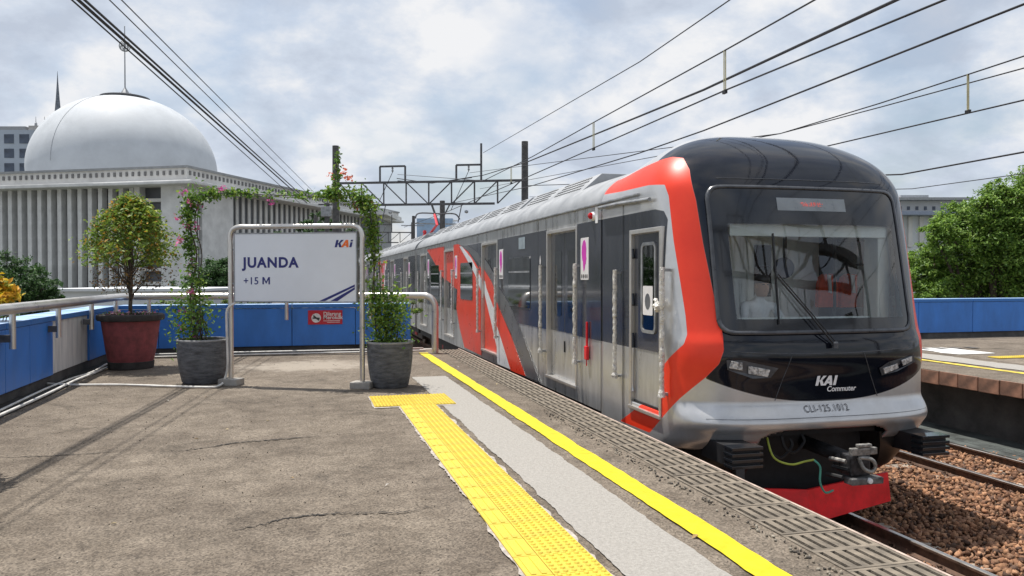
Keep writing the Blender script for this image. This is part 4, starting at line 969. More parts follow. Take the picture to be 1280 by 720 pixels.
for i in range(nn_):
    j = (i + 1) % nn_; wf.f += [(i, j, nn_ + j, nn_ + i), (i, 2 * nn_ + i, 2 * nn_ + j, j), (nn_ + i, nn_ + j, 3 * nn_ + j, 3 * nn_ + i)]
wf.build('cab_door_window', M_gsteel, cdf)
MB().prism(rrect(7.755, 8.065, 1.015, 1.945, .05), lambda p, q: (XS + .024, p, q), lambda p, q: (XS + .028, p, q)).build('cab_door_pane', M_clear, cdf)
MB().prism(rrect(7.78, 8.03, 1.18, 1.50, .02), lambda p, q: (XS + .0115, p, q), lambda p, q: (XS + .0135, p, q)).build('door_notice', STW, cdf)
MB().prism([(7.905 + .07 * math.cos(t_ * .5236), 1.33 + .09 * math.sin(t_ * .5236)) for t_ in range(12)], lambda p, q: (XS + .010, p, q), lambda p, q: (XS + .0113, p, q)).build('notice_mark', M_lgrey, cdf)
MB().box(XS + .02, XS + .06, a + .02, b_ - .02, .15, .20).build('step_slot', M_under, cdf)
foil_rail(lead, XS - .075, 8.63, .40, 1.68, 71); foil_rail(lead, XS - .06, 7.40, .36, 1.70, 72)
r_ = random.Random(4); kb = MB()
for i in range(7): kb.tube([(XS - .08 + r_.uniform(-.03, .03), 7.46 + r_.uniform(-.05, .12), 1.28 + r_.uniform(-.05, .05)), (XS - .09 + r_.uniform(-.04, .04), 7.44 + r_.uniform(-.05, .14), 1.33 + r_.uniform(-.08, .06))], [.03, .018], 6)
kb.build('loose_wrapping', M_ped, lead)
rl = MB().tube([(XS - .04, 7.75, 2.43), (XS - .05, 8.6, 2.455), (XS - .05, 9.2, 2.46)], .022, 8).build('drip_rail', M_gsteel, lead, smooth='auto')

# --- following cars
def mid_car(y0, label):
    y1 = y0 + 18.7; root = empty('train_car', (0, 0, 0)); tag(root, label, 'train car', 'cars of the commuter train')
    doors = [y0 + 1.55 + 4.55 * k for k in range(4)]
    doors = [y0 + 2.4, y0 + 6.95, y0 + 11.5, y0 + 16.05]
    sides(root, y0, y1, doors, seed=300); roof(root, y0, y1); underframe(root, y0, y1)
    for i in range(3): window(root, (doors[i] + doors[i + 1]) / 2 - .72, (doors[i] + doors[i + 1]) / 2 + .72)
    for yy in (y0, y1 - .05): MB().box(XS + .05, TC + HW - .05, yy, yy + .05, SZ0, 2.5).build('end_wall', M_alu, root)
    livery(root, [([(y0 + 9.0, 2.35), (y0 + 13.5, 2.35), (y0 + 12.0, 1.6), (y0 + 11.0, -.1), (y0 + 9.8, -.1), (y0 + 10.6, 1.2)], M_red), ([(y0 + 9.3, 2.35), (y0 + 9.9, 2.35), (y0 + 10.5, 1.2), (y0 + 9.9, -.1), (y0 + 9.2, -.1), (y0 + 10.0, 1.2)], M_lwhite)], doors, y0)
    MB().box(XS + .35, TC + 1.1, y0 - .52, y0, .1, 2.3).build('gangway_bellows', M_black, root)
    return root
car2 = mid_car(26.45, 'second train car with a red pantograph on its roof')
car3 = mid_car(45.7, 'third train car partly hidden behind the flowering vine')
M_pan = mat('pantograph_red', (.60, .02, .03), .4)
yp = 29.6
MB().tube([(TC - .4, yp + .9, 3.2), (TC - .3, yp - .5, 3.55), (TC - .2, yp + .7, 4.02)], .05, 8).build('pantograph_arm', M_pan, car2); MB().tube(bez([(TC - .95, yp + .7, 3.85), (TC - .8, yp + .7, 4.06), (TC, yp + .7, 4.06), (TC + .6, yp + .7, 4.06), (TC + .8, yp + .7, 3.85)], 5), .03, 6).build('pantograph_head', M_dsteel, car2)
for k in (-.6, .6): MB().lathe([(.05, 3.14), (.08, 3.2), (.05, 3.26), (.08, 3.32), (.05, 3.4)], (TC + k, yp + .6, 0), 10).build('insulator', M_pan, car2)

# ================================================================== CAB CREW AND CAB THINGS
def skin_person(name, label, verts, edges, radii, m, loc):
    me = bpy.data.meshes.new(name); me.from_pydata([tuple(v) for v in verts], edges, []); ob = bpy.data.objects.new(name, me); COL.objects.link(ob); ob.location = loc
    sk = ob.modifiers.new('skin', 'SKIN'); sk.use_smooth_shade = True
    sv = me.skin_vertices[0].data
    for i, r in enumerate(radii): sv[i].radius = r if isinstance(r, tuple) else (r, r)
    sv[0].use_root = True
    ob.modifiers.new('sub', 'SUBSURF').levels = 2; ob.modifiers['sub'].render_levels = 2
    me.materials.append(m); tag(ob, label, 'person'); return ob
M_shirt = mat('white_shirt', (.66, .68, .70), .8, var=.08, scale=9, bump=.2, bscale=20); M_skinp = mat('skin', (.42, .24, .16), .55, var=.05); M_hair = mat('hair_black', (.015, .012, .011), .5); M_trs = mat('navy_trousers', (.02, .025, .05), .8)
hd = on_y(952, 363, 7.95)
drv = skin_person('person', 'seated driver in a white shirt behind the cab windscreen',
    [(0, .10, -.62), (0, .12, -.40), (0, .10, -.24), (0, .05, -.10), (0, .03, .02), (-.19, .07, -.17), (-.25, -.06, -.38), (-.19, -.28, -.46), (.19, .07, -.17), (.25, -.06, -.38), (.19, -.28, -.46), (-.11, -.06, -.66), (-.13, -.38, -.68), (-.13, -.40, -1.05), (.11, -.06, -.66), (.13, -.38, -.68), (.13, -.40, -1.05), (-.16, -.36, -.47), (.16, -.36, -.47)],
    [(0, 1), (1, 2), (2, 3), (3, 4), (2, 5), (5, 6), (6, 7), (2, 8), (8, 9), (9, 10), (0, 11), (11, 12), (12, 13), (0, 14), (14, 15), (15, 16), (7, 17), (10, 18)],
    [(.17, .12), (.16, .11), (.15, .10), .058, .055, .062, .048, .038, .062, .048, .038, .08, .065, .05, .08, .065, .05, .032, .032], M_shirt, hd)
hm = MB(); n = 16
for i in range(11):
    t = i / 10; z = -.10 + .22 * t; rx = .076 * math.sin(math.pi * min(1, .16 + .80 * t)) ** .55; ry = .092 * math.sin(math.pi * min(1, .14 + .80 * t)) ** .55
    for k in range(n): a = 2 * math.pi * k / n; hm.v.append((rx * math.cos(a), ry * math.sin(a) - (.012 if .25 < t < .6 and math.sin(a) < -.95 else 0), z + .03))
for i in range(10):
    for k in range(n): hm.f.append((i * n + k, i * n + (k + 1) % n, (i + 1) * n + (k + 1) % n, (i + 1) * n + k))
hm.f.append(tuple(range(n))[::-1]); hm.f.append(tuple(10 * n + k for k in range(n)))
head = hm.build('head', M_skinp, drv, smooth=True)
MB().lathe([(.083, .085), (.088, .11), (.085, .15), (.06, .175), (0, .182)], n=16, closed=False).build('hair', M_hair, drv, smooth=True)
MB().prism([(-.012, .02), (.012, .02), (.006, .065), (-.006, .065)], lambda x, z: (x, -.118 if z < .03 else -.096, z), lambda x, z: (x, -.07, z)).build('nose', M_skinp, drv)
for s in (-1, 1): MB().obox((s * .03, -.088, .068), (1, 0, 0), (0, 1, 0), (0, 0, 1), .014, .004, .005).build('eye', M_hair, drv); MB().obox((s * .078, 0, .05), (1, 0, 0), (0, 1, 0), (0, 0, 1), .008, .016, .028).build('ear', M_skinp, drv, bevel=.005)
MB().obox((0, -.090, -.006), (1, 0, 0), (0, 1, 0), (0, 0, 1), .022, .004, .004).build('mouth', mat('lips', (.30, .12, .10), .6), drv)
M_vest = mat('orange_vest', (.85, .10, .03), .7, var=.1, scale=8, bump=.3, bscale=14)
for i, (u0, u1, lab) in enumerate(((1021, 1046, 'orange safety vest with pale strip hanging in the cab, nearer the driver'), (1048, 1077, 'orange safety vest with pale strip hanging in the cab, nearer the white panels'))):
    a = on_y(u0, 342, 8.35); b_ = on_y(u1, 384, 8.35); wx = b_.x - a.x; hz = a.z - b_.z
    out = [(0, 0), (1, 0), (.97, .70), (.86, .90), (.66, 1), (.52, .88), (.34, 1), (.14, .90), (.04, .68)]
    v_ = MB().prism(out, lambda x, z: (a.x + x * wx, 8.32 - .03 * math.sin(x * 3.1), b_.z + z * hz), lambda x, z: (a.x + x * wx, 8.39, b_.z + z * hz)).build('safety_vest', M_vest, bevel=.012); tag(v_, lab, 'vest', 'vests hanging in the cab')
    MB().prism([(.42, .45), (.56, .42), (.50, .95), (.36, .97)], lambda x, z: (a.x + x * wx, 8.272, b_.z + z * hz), lambda x, z: (a.x + x * wx, 8.292, b_.z + z * hz)).build('pale_strip', M_white, v_)
p = on_y(980, 335, 8.3); fn = MB().lathe([(.0, -.04), (.125, -.035), (.13, 0), (.12, .035), (.0, .04)], n=24, closed=False).build('cab_fan', mat('fan_navy', (.03, .045, .09), .5), smooth='auto', loc=p); fn.rotation_euler = (math.pi / 2, 0, 0); tag(fn, 'round dark fan hanging behind the windscreen', 'fan')
MB().bar((0, 0, .03), (0, .75 - 0.0, .03), .02).build('fan_arm', M_dsteel, fn)
MB().tube([(0, .12, 0), (0, .52, 0)], .012, 6).build('fan_bracket', M_dsteel, fn)

# ================================================================== STATION SIGN
A = on_z(289, 481); B = on_z(453, 485); ax = (B - A).normalized(); ln = (B - A).length; nz = Vector((ax.y, -ax.x, 0))       # nz points to the camera
sg = empty('station_sign', A); tag(sg, 'white station name sign reading JUANDA +15 M on steel pipe posts', 'sign')
def S3(s, z, o=0.0): return ax * s + nz * o + Vector((0, 0, z))
ZTOP = 2.335
MB().tube([S3(0, 0)] + bez([S3(0, 2.05), S3(0, ZTOP - .14), S3(.04, ZTOP - .04), S3(.14, ZTOP), S3(.3, ZTOP)], 5) + bez([S3(ln - .3, ZTOP), S3(ln - .14, ZTOP), S3(ln - .04, ZTOP - .04), S3(ln, ZTOP - .14), S3(ln, 2.05)], 5) + [S3(ln, 0)], .037, 14).build('pipe_frame', M_steel, sg, smooth='auto')
for s in (0, ln): MB().obox(S3(s, .045), ax, nz, (0, 0, 1), .15, .12, .05).build('post_base', M_conc, sg, bevel=.015)
s0, s1, z0, z1 = .075, ln - .07, 1.235, 2.235
pan = MB().obox(S3((s0 + s1) / 2, (z0 + z1) / 2), ax, nz, (0, 0, 1), (s1 - s0) / 2, .03, (z1 - z0) / 2).build('sign_panel', mat('sign_face', (.74, .77, .82), .35, var=.03, scale=1.2), sg, bevel=.006)
fr = MB()
for (a, b_) in (((s0, z0), (s1, z0)), ((s0, z1), (s1, z1)), ((s0, z0), (s0, z1)), ((s1, z0), (s1, z1))): fr.bar(S3(a[0], a[1], .0), S3(b_[0], b_[1], .0), .018, .07, up=nz)
fr.build('panel_frame', M_gsteel, pan)
for s, q in ((.0, s0), (ln, s1)):
    for z in (1.5, 2.0): MB().bar(S3(s, z), S3(q, z), .025).build('clamp', M_gsteel, sg)
M_navy = mat('navy_letter', (.018, .022, .16), .45, var=.03); M_org = mat('orange_letter', (.85, .16, .02), .45, var=.03)
wS = s1 - s0; hS = z1 - z0
text_obj('station_name', 'JUANDA', .205, M_navy, pan, bold=.0075, space=1.14, fn=lambda x, y: S3(s0 + .075 * wS + x, z0 + .505 * hS + y, .033))
text_obj('altitude_text', '+15', .150, M_navy, pan, bold=.0012, space=1.05, fn=lambda x, y: S3(s0 + .075 * wS + x, z0 + .255 * hS + y, .033))
MB().prism([(0, 0), (.022, 0), (.022, .072), (.055, .012), (.062, .012), (.095, .072), (.095, 0), (.117, 0), (.117, .106), (.093, .106), (.0585, .040), (.024, .106), (0, .106)], lambda x, y: S3(s0 + .235 * wS + x, z0 + .255 * hS + y, .0335), lambda x, y: S3(s0 + .235 * wS + x, z0 + .255 * hS + y, .0305)).build('altitude_unit', M_navy, pan)
kai_logo(pan, M_navy, lambda x, y: S3(s0 + .825 * wS + x, z0 + .79 * hS + y, .0335), .105, mA=M_org)
for poly in ([(.70, .015), (.985, .255), (.985, .225), (.745, .015)], [(.79, .015), (.985, .215), (.985, .20), (.985, .185), (.845, .015)]):
    MB().prism([(x, y) for x, y in poly], lambda x, y: S3(s0 + x * wS, z0 + y * hS, .0335), lambda x, y: S3(s0 + x * wS, z0 + y * hS, .031)).build('swoosh', M_navy, pan)

# no-smoking plate on the end wall
yw = 17.25 - .035
a, b_ = on_y(385, 388, yw), on_y(428, 405, yw)
ns = MB().box(a.x, b_.x, yw - .008, yw + .004, b_.z, a.z).build('no_smoking_sign', mat('sign_red', (.50, .012, .03), .4, var=.05)); tag(ns, 'small red no smoking plate reading Dilarang Merokok on the end wall', 'sign')
wx, hz = b_.x - a.x, a.z - b_.z
M_swh = mat('sign_white_print', (.75, .72, .70), .5); M_sbk = mat('sign_black_print', (.03, .03, .03), .5)
c0 = (a.x + .235 * wx, b_.z + .46 * hz); rr = .33 * hz
MB().prism([(c0[0] + rr * math.cos(t * .2618), c0[1] + rr * math.sin(t * .2618)) for t in range(24)], lambda x, z: (x, yw - .012, z), lambda x, z: (x, yw - .0085, z)).build('symbol_disc', M_swh, ns)
sb = MB(); sb.bar((c0[0] - rr * .75, yw - .0135, c0[1]), (c0[0] + rr * .75, yw - .0135, c0[1] - .01), .003, .03); sb.bar((c0[0] - rr * .6, yw - .0140, c0[1] + rr * .5), (c0[0] + rr * .6, yw - .0140, c0[1] - rr * .5), .003, .03); sb.build('symbol_cigarette', M_sbk, ns)
text_obj('lettering', 'Dilarang', .115, M_swh, ns, bold=.002, fn=lambda x, y: (a.x + .44 * wx + x * .95, yw - .0095, b_.z + .62 * hz + y)); text_obj('lettering', 'Merokok', .115, M_swh, ns, bold=.002, fn=lambda x, y: (a.x + .44 * wx + x * .95, yw - .0095, b_.z + .36 * hz + y))
sm = MB(); sm.box(a.x + .44 * wx, a.x + .93 * wx, yw - .0095, yw - .008, b_.z + .22 * hz, b_.z + .26 * hz); sm.box(a.x + .55 * wx, a.x + .93 * wx, yw - .0095, yw - .008, b_.z + .12 * hz, b_.z + .15 * hz); sm.build('small_print', M_swh, ns)

# ================================================================== POTS AND PLANTS
M_soil = mat('soil', (.06, .045, .03), .95, var=.4, scale=30, bump=.8); M_bark = mat('bark', (.10, .075, .055), .9, var=.35, scale=20, bump=.6)
M_leaf = leaf_mat('leaf'); M_petal = leaf_mat('petal', .45)
def pot_grey(loc, R, H_, label):
    o = tag(empty('plant_pot', loc), label, 'plant pot', 'grey plant pots')
    prof = [(R * .74, 0), (R * .80, H_ * .04), (R * .90, H_ * .3), (R * .97, H_ * .6), (R * 1.0, H_ * .96), (R * 1.0, H_), (R * .92, H_ + .004), (R * .90, H_ * .9)]
    MB().lathe(prof, n=44, closed=False).build('pot_wall', mat('cast_grey_pot', (.135, .140, .150), .7, var=.3, scale=7, bump=1.0, bscale=26, stretch=(1, 1, 4)), o, smooth='auto')
    MB().lathe([(R * 1.005, H_ * .965), (R * 1.012, H_ * .99), (R * .99, H_ * 1.008), (R * .93, H_ * 1.006)], n=44, closed=False).build('pot_rim', mat('pot_rim_pale', (.30, .30, .30), .8, var=.2), o, smooth='auto')
    MB().lathe([(0, H_ * .90), (R * .905, H_ * .90)], n=30, closed=False).build('soil', M_soil, o); MB().lathe([(0, .002), (R * .70, .002)], n=30, closed=False).build('pot_base', M_soil, o)
    return o
PL = on_z(254, 478); PR = on_z(487.5, 483)
pot_grey(PL, .375, .66, 'grey cast pot at the left foot of the station sign'); pot_grey(PR, .335, .66, 'grey cast pot at the right foot of the station sign')
PT = on_z(164, 460)
tp = tag(empty('plant_pot', PT), 'red terracotta pot with dark rim and base holding the round shrub', 'plant pot')
M_terr = mat('red_pot', (.25, .062, .066), .8, var=.2, scale=8, bump=.3, bscale=60); M_drk = mat('dark_pot_trim', (.045, .04, .038), .85, var=.3, scale=10, bump=.4)
MB().lathe([(.36, .12), (.40, .3), (.475, .84)], n=44, closed=False).build('pot_wall', M_terr, tp, smooth='auto'); MB().lathe([(.35, 0), (.365, .01), (.375, .125), (.362, .13)], n=44, closed=False).build('pot_foot', M_drk, tp, smooth='auto')
MB().lathe([(.47, .83), (.535, .845), (.55, .88), (.545, .935), (.51, .955), (.46, .945), (.45, .86)], n=44, closed=False).build('pot_rim', M_drk, tp, smooth='auto'); MB().lathe([(0, .90), (.455, .90)], n=30, closed=False).build('soil', M_soil, tp)
n = 160; r_ = .43 * np.sqrt(RNG.uniform(.2, 1, n)); a_ = RNG.uniform(0, 6.28, n)
leaf_mesh('pot_flowers', np.stack([r_ * np.cos(a_), r_ * np.sin(a_), RNG.uniform(.91, 1.0, n)], -1), .06, M_petal, tp, [(.55, .22, .32), (.55, .35, .38), (.10, .16, .05), (.16, .14, .06)], kind='stuff')
def limbs(mb, base, top, r0, r1, seed, bend=.08, n=7):
    r = random.Random(seed); base, top = Vector(base), Vector(top); pts = []
    for i in range(n):
        t = i / (n - 1); q = base.lerp(top, t); 
        if 0 < i < n - 1: q += Vector((r.uniform(-bend, bend), r.uniform(-bend, bend), 0))
        pts.append(q)
    mb.tube(pts, [r0 + (r1 - r0) * i / (n - 1) for i in range(n)], 7); return pts
# round shrub (yellow-green, umbrella-shaped) in the red pot
SHR = tag(empty('potted_shrub', PT + Vector((0, 0, .9))), 'round yellow-green shrub growing from the red terracotta pot', 'shrub')
tk = MB(); limbs(tk, (0, 0, -.02), (.02, 0, 1.25), .035, .024, 3, .02)
crown = []; CR = .74; hz0 = 1.62                      # local height of the crown centre
r = random.Random(12); cl = []
for i in range(560):
    th = r.uniform(0, 6.283); ph = r.random() ** .8; 
    rad = CR * math.sqrt(max(0, 1 - (ph * .98) ** 2)) * r.uniform(.55, 1.0) ** .6
    rad = CR * max(.04, 1 - ph ** 1.7) ** .75 * r.uniform(.25, 1.25) ** .5
    zc = 1.0 + ph * 1.06 - .10 * (rad / CR) ** 2
    if r.random() < .17: zc = r.uniform(.50, .95); rad = CR * r.uniform(.25, .92)
    cl.append((rad * math.cos(th) * .99, rad * math.sin(th) * .95, zc, rad))
for i in range(26):
    c = cl[r.randrange(len(cl))]; b0 = (.02 * r.uniform(-1, 1), .02 * r.uniform(-1, 1), r.uniform(.25, .8)); limbs(tk, b0, c[:3], .013, .004, 50 + i, .03)
tk.build('trunk', M_bark, SHR, smooth=True)
P = []; cols_i = []
for c in cl:
    k = r.choice((6, 12, 18, 22)) if c[2] > .93 else 9
    q = RNG.normal(size=(k, 3)) * [.075, .075, .055] + np.array(c[:3]); P.append(q)
P = np.concatenate(P); up_m = P[:, 2] > .88
leaf_mesh('crown', P[up_m], .078, M_leaf, SHR, [(.18, .27, .04), (.25, .33, .045), (.12, .21, .035), (.33, .35, .045), (.15, .24, .05), (.22, .30, .05), (.20, .29, .05), (.14, .22, .04), (.42, .23, .035)], up=.8, aspect=.55, kind='stuff')
leaf_mesh('lower_twigs', P[~up_m], .055, M_leaf, SHR, [(.16, .10, .06), (.13, .08, .06), (.30, .17, .05), (.12, .13, .04), (.09, .06, .05), (.35, .18, .04)], up=.3, kind='stuff')

# flowering vines climbing over an arch
def vine(root, path, n, spread, leaf, fl, flow_n, seed, size=.068):
    P = [Vector(p) for p in path]; Q = bez(P, 16); Q = np.array([tuple(q) for q in Q]); idx = RNG.integers(0, len(Q), n); ph_ = RNG.uniform(0, 6.28); kp = (np.sin(idx / len(Q) * 21 + ph_) + np.sin(idx / len(Q) * 47 + 2 * ph_) * .7) > RNG.uniform(-2.2, 1.0, n); idx = idx[kp]; n = len(idx)
    sp_ = spread if np.isscalar(spread) else np.interp(idx / len(Q), np.linspace(0, 1, len(spread)), spread)[:, None]
    clump = RNG.normal(size=(n, 3)) * sp_
    leaf_mesh('leaves', Q[idx] + clump, size, M_leaf, root, leaf, up=.4, aspect=.62, kind='stuff')
    if flow_n:
        ci = RNG.integers(0, len(Q), max(3, flow_n // 14)); fi = ci[RNG.integers(0, len(ci), flow_n)]; spf = sp_ if np.isscalar(sp_) else .09
        off = RNG.normal(size=(len(ci), 3)) * .09; pick = RNG.integers(0, len(ci), flow_n)
        leaf_mesh('flowers', Q[ci[pick]] + off[pick] + RNG.normal(size=(flow_n, 3)) * .032, .05, M_petal, root, fl, up=.2, aspect=.8, kind='stuff')
DL = (PL - EYEP).dot(FW); DR = (PR - EYEP).dot(FW)
def vl(u, v, d): return at(u, v, d)
arch = tag(empty('plant_arch', PL), 'thin rod arch between the two grey pots carrying the vines', 'arch')
pa = bez([vl(243, 420, DL), vl(240, 330, DL), vl(239, 262, DL), vl(250, 243, DL), vl(290, 242, DL - .1), vl(350, 244, DL - .4), vl(410, 245, (DL + DR) / 2), vl(445, 246, DR + .15), vl(462, 262, DR), vl(467, 330, DR), vl(470, 425, DR)], 6)
MB().tube([p - PL for p in pa], .009, 6).build('arch_rod', M_dsteel, arch, smooth=True)
pa2 = [p + Vector((.09, .05, -.02)) for p in pa]
MB().tube([p - PL for p in pa2], .007, 6).build('arch_rod', M_dsteel, arch, smooth=True)
GR = [(.13, .25, .04), (.18, .32, .05), (.09, .18, .03), (.25, .36, .06), (.10, .20, .05)]; FLW = [(.62, .10, .34), (.55, .14, .36), (.70, .22, .42), (.60, .20, .22)]
v1 = tag(empty('flowering_vine', PL + Vector((0, 0, .6))), 'pink flowering vine rising from the left grey pot and along the arch', 'vine')
o1 = PL + Vector((0, 0, .6)); loc1 = lambda L_: [Vector(p) - o1 for p in L_]
vine(v1, loc1([vl(240, 415, DL), vl(240, 395, DL), vl(241, 375, DL)]), 1300, [.15, .17, .12], GR, FLW, 50, 1)
vine(v1, loc1([vl(244, 370, DL), vl(240, 330, DL), vl(236, 290, DL), vl(236, 262, DL), vl(243, 248, DL)]), 1500, [.09, .055, .06, .07, .085], GR, FLW, 150, 2)
vine(v1, loc1([vl(243, 247, DL), vl(262, 243, DL), vl(290, 242, DL - .1), vl(340, 243, DL - .35), vl(400, 245, DL - .6)]), 900, [.085, .05, .032, .038, .045], GR, FLW, 35, 3)
sm = MB()
for i in range(9):
    e1 = vl(236 + random.uniform(-12, 16), 380 + random.uniform(-12, 12), DL + random.uniform(-.12, .12)) - o1; limbs(sm, (random.uniform(-.1, .1), random.uniform(-.1, .1), -.02), e1, .010, .005, 200 + i, .03)
st_pts = loc1([vl(246, 425, DL), vl(238, 370, DL), vl(246, 320, DL), vl(237, 280, DL), vl(242, 250, DL)])
sm.tube(bez(st_pts, 6), .011, 6); sm.tube(bez([q + Vector((.07, .03, 0)) for q in st_pts], 6), .008, 6); sm.build('stems', M_bark, v1, smooth=True)
v2 = tag(empty('flowering_vine', PR + Vector((0, 0, .6))), 'leafy green vine rising from the right grey pot up the arch', 'vine')
o2 = PR + Vector((0, 0, .6)); loc2 = lambda L_: [Vector(p) - o2 for p in L_]
vine(v2, loc2([vl(484, 420, DR), vl(485, 395, DR), vl(484, 375, DR)]), 2100, [.13, .17, .13], GR + [(.24, .32, .05)], FLW, 0, 4)
vine(v2, loc2([vl(470, 390, DR), vl(467, 340, DR), vl(466, 290, DR), vl(461, 262, DR), vl(448, 247, DR), vl(425, 243, DR + .1), vl(405, 243, DR + .2)]), 2500, [.08, .065, .06, .075, .085, .06, .04], GR + [(.24, .30, .06)], [(.75, .25, .16), (.70, .20, .25)], 40, 5)
vine(v2, loc2([vl(420, 236, DR), vl(422, 215, DR), vl(424, 192, DR)]), 170, [.025, .03, .04], GR, [(.75, .22, .14)], 45, 6)
sm = MB()
for i in range(9):
    e1 = vl(484 + random.uniform(-18, 18), 378 + random.uniform(-12, 14), DR + random.uniform(-.12, .12)) - o2; limbs(sm, (random.uniform(-.12, .12), random.uniform(-.1, .1), -.02), e1, .009, .004, 300 + i, .03)
sm.tube(bez(loc2([vl(472, 425, DR), vl(466, 370, DR), vl(469, 320, DR), vl(464, 280, DR), vl(452, 252, DR)]), 6), .010, 6)
sm.tube(bez(loc2([vl(424, 246, DR), vl(419, 225, DR), vl(423, 195, DR)]), 6), .006, 6); sm.build('stems', M_bark, v2, smooth=True)
# yellow croton at the left edge, and a shrub just outside the frame on the left whose shade reaches in
def bush(name, label, loc, R, h0, n, cols, size, pot=True, cat='shrub', asp=.35):
    o = tag(empty(name, loc), label, cat)
    if pot:
        q = tag(empty('plant_pot', loc), 'plain grey tub under the ' + label.split(' at ')[0].split(' standing ')[0], 'plant pot'); MB().lathe([(.19, 0), (.25, .45), (.27, .47), (.25, .48), (.23, .40)], n=24, closed=False).build('pot_wall', MATS['cast_grey_pot'], q, smooth='auto'); MB().lathe([(0, .41), (.235, .41)], n=20, closed=False).build('soil', M_soil, q)
    sm = MB(); cl = []; r = random.Random(int(R * 100))
    for i in range(int(46)):
        d = Vector((r.gauss(0, 1), r.gauss(0, 1), abs(r.gauss(0, .8)))).normalized() * R * r.uniform(.5, 1); c = Vector((d.x, d.y, h0 + d.z)); cl.append(c)
        if i < 16: limbs(sm, (0, 0, .40 if pot else 0), c, .012, .004, i, .03)
    sm.build('stems', M_bark, o, smooth=True)
    P = np.concatenate([RNG.normal(size=(n // 46, 3)) * R * .16 + np.array(c) for c in cl]); leaf_mesh('leaves', P, size, M_leaf, o, cols, up=.5, aspect=asp, kind='stuff'); return o
bush('croton', 'yellow and orange croton shrub at the left picture edge above the handrail', at(-4, 371, 9.6) * Vector((1, 1, 0)) if False else Vector((at(-10, 371, 10.2).x, at(-10, 371, 10.2).y, 0)), .27, 1.30, 1700, [(.62, .42, .02), (.70, .36, .02), (.55, .28, .02), (.30, .30, .03), (.68, .50, .05)], .13)
bush('croton', 'green croton shrub standing nearer along the left wall', (-2.86, 7.05, 0), .40, 1.05, 1300, [(.12, .20, .03), (.40, .30, .03), (.08, .14, .03)], .12)
bush('croton', 'low green croton shrub standing at the near left corner', (-2.52, 5.9, 0), .36, .95, 1100, [(.12, .20, .03), (.30, .26, .03), (.08, .14, .03)], .12)

# white hoses and pipes on the platform
M_hose = mat('white_hose', (.66, .64, .60), .5, var=.12, scale=5)
def hose(label, pts, r, z=None):
    P = [on_z(u, v, r + .006) for u, v in pts]; o = P[0]; h = MB().tube([p - o for p in bez(P, 8)], r, 8).build('hose', M_hose, loc=o, smooth=True); return tag(h, label, 'hose')
hose('white hose along the left wall running past the red pot, wall side', [(-40, 530), (0, 513), (40, 494), (62, 484), (90, 473), (115, 465), (138, 453), (160, 449)], .016)
hose('white hose along the left wall running past the red pot, platform side', [(-40, 537), (0, 519), (45, 499), (64, 490), (95, 475), (118, 466), (140, 457), (162, 452)], .02)
hp = [on_z(u, v, .02) for u, v in ((50, 479), (90, 481), (150, 481), (215, 483), (262, 484), (274, 482))]
so = on_z(280, 480, .02); up_pts = [so + Vector((0, 0, .05)), A - nz * -.06 + Vector((-.02, 0, .3)), A + nz * .06 + Vector((-.03, 0, .85)), A + nz * .06 + Vector((-.02, 0, 1.12)), A + nz * .05 + Vector((.10, 0, 1.22))]
hh = MB().tube([p - hp[0] for p in bez(hp + up_pts, 8)], .017, 8).build('hose', M_hose, loc=hp[0], smooth=True); tag(hh, 'white hose crossing the platform and climbing the left sign post', 'hose')
for (yy, zz_, lab) in ((16.62, .05, 'white conduit lying along the foot of the end wall, front one'), (16.95, .07, 'white conduit lying along the foot of the end wall, back one')):
    h = MB().tube([(-3.2, 0, 0), (-1, .02, 0), (1, -.01, 0), (2.5, 0, 0)], .018, 8).build('conduit', M_hose, loc=(0, yy, zz_ - .02), smooth=True); tag(h, lab, 'pipe')

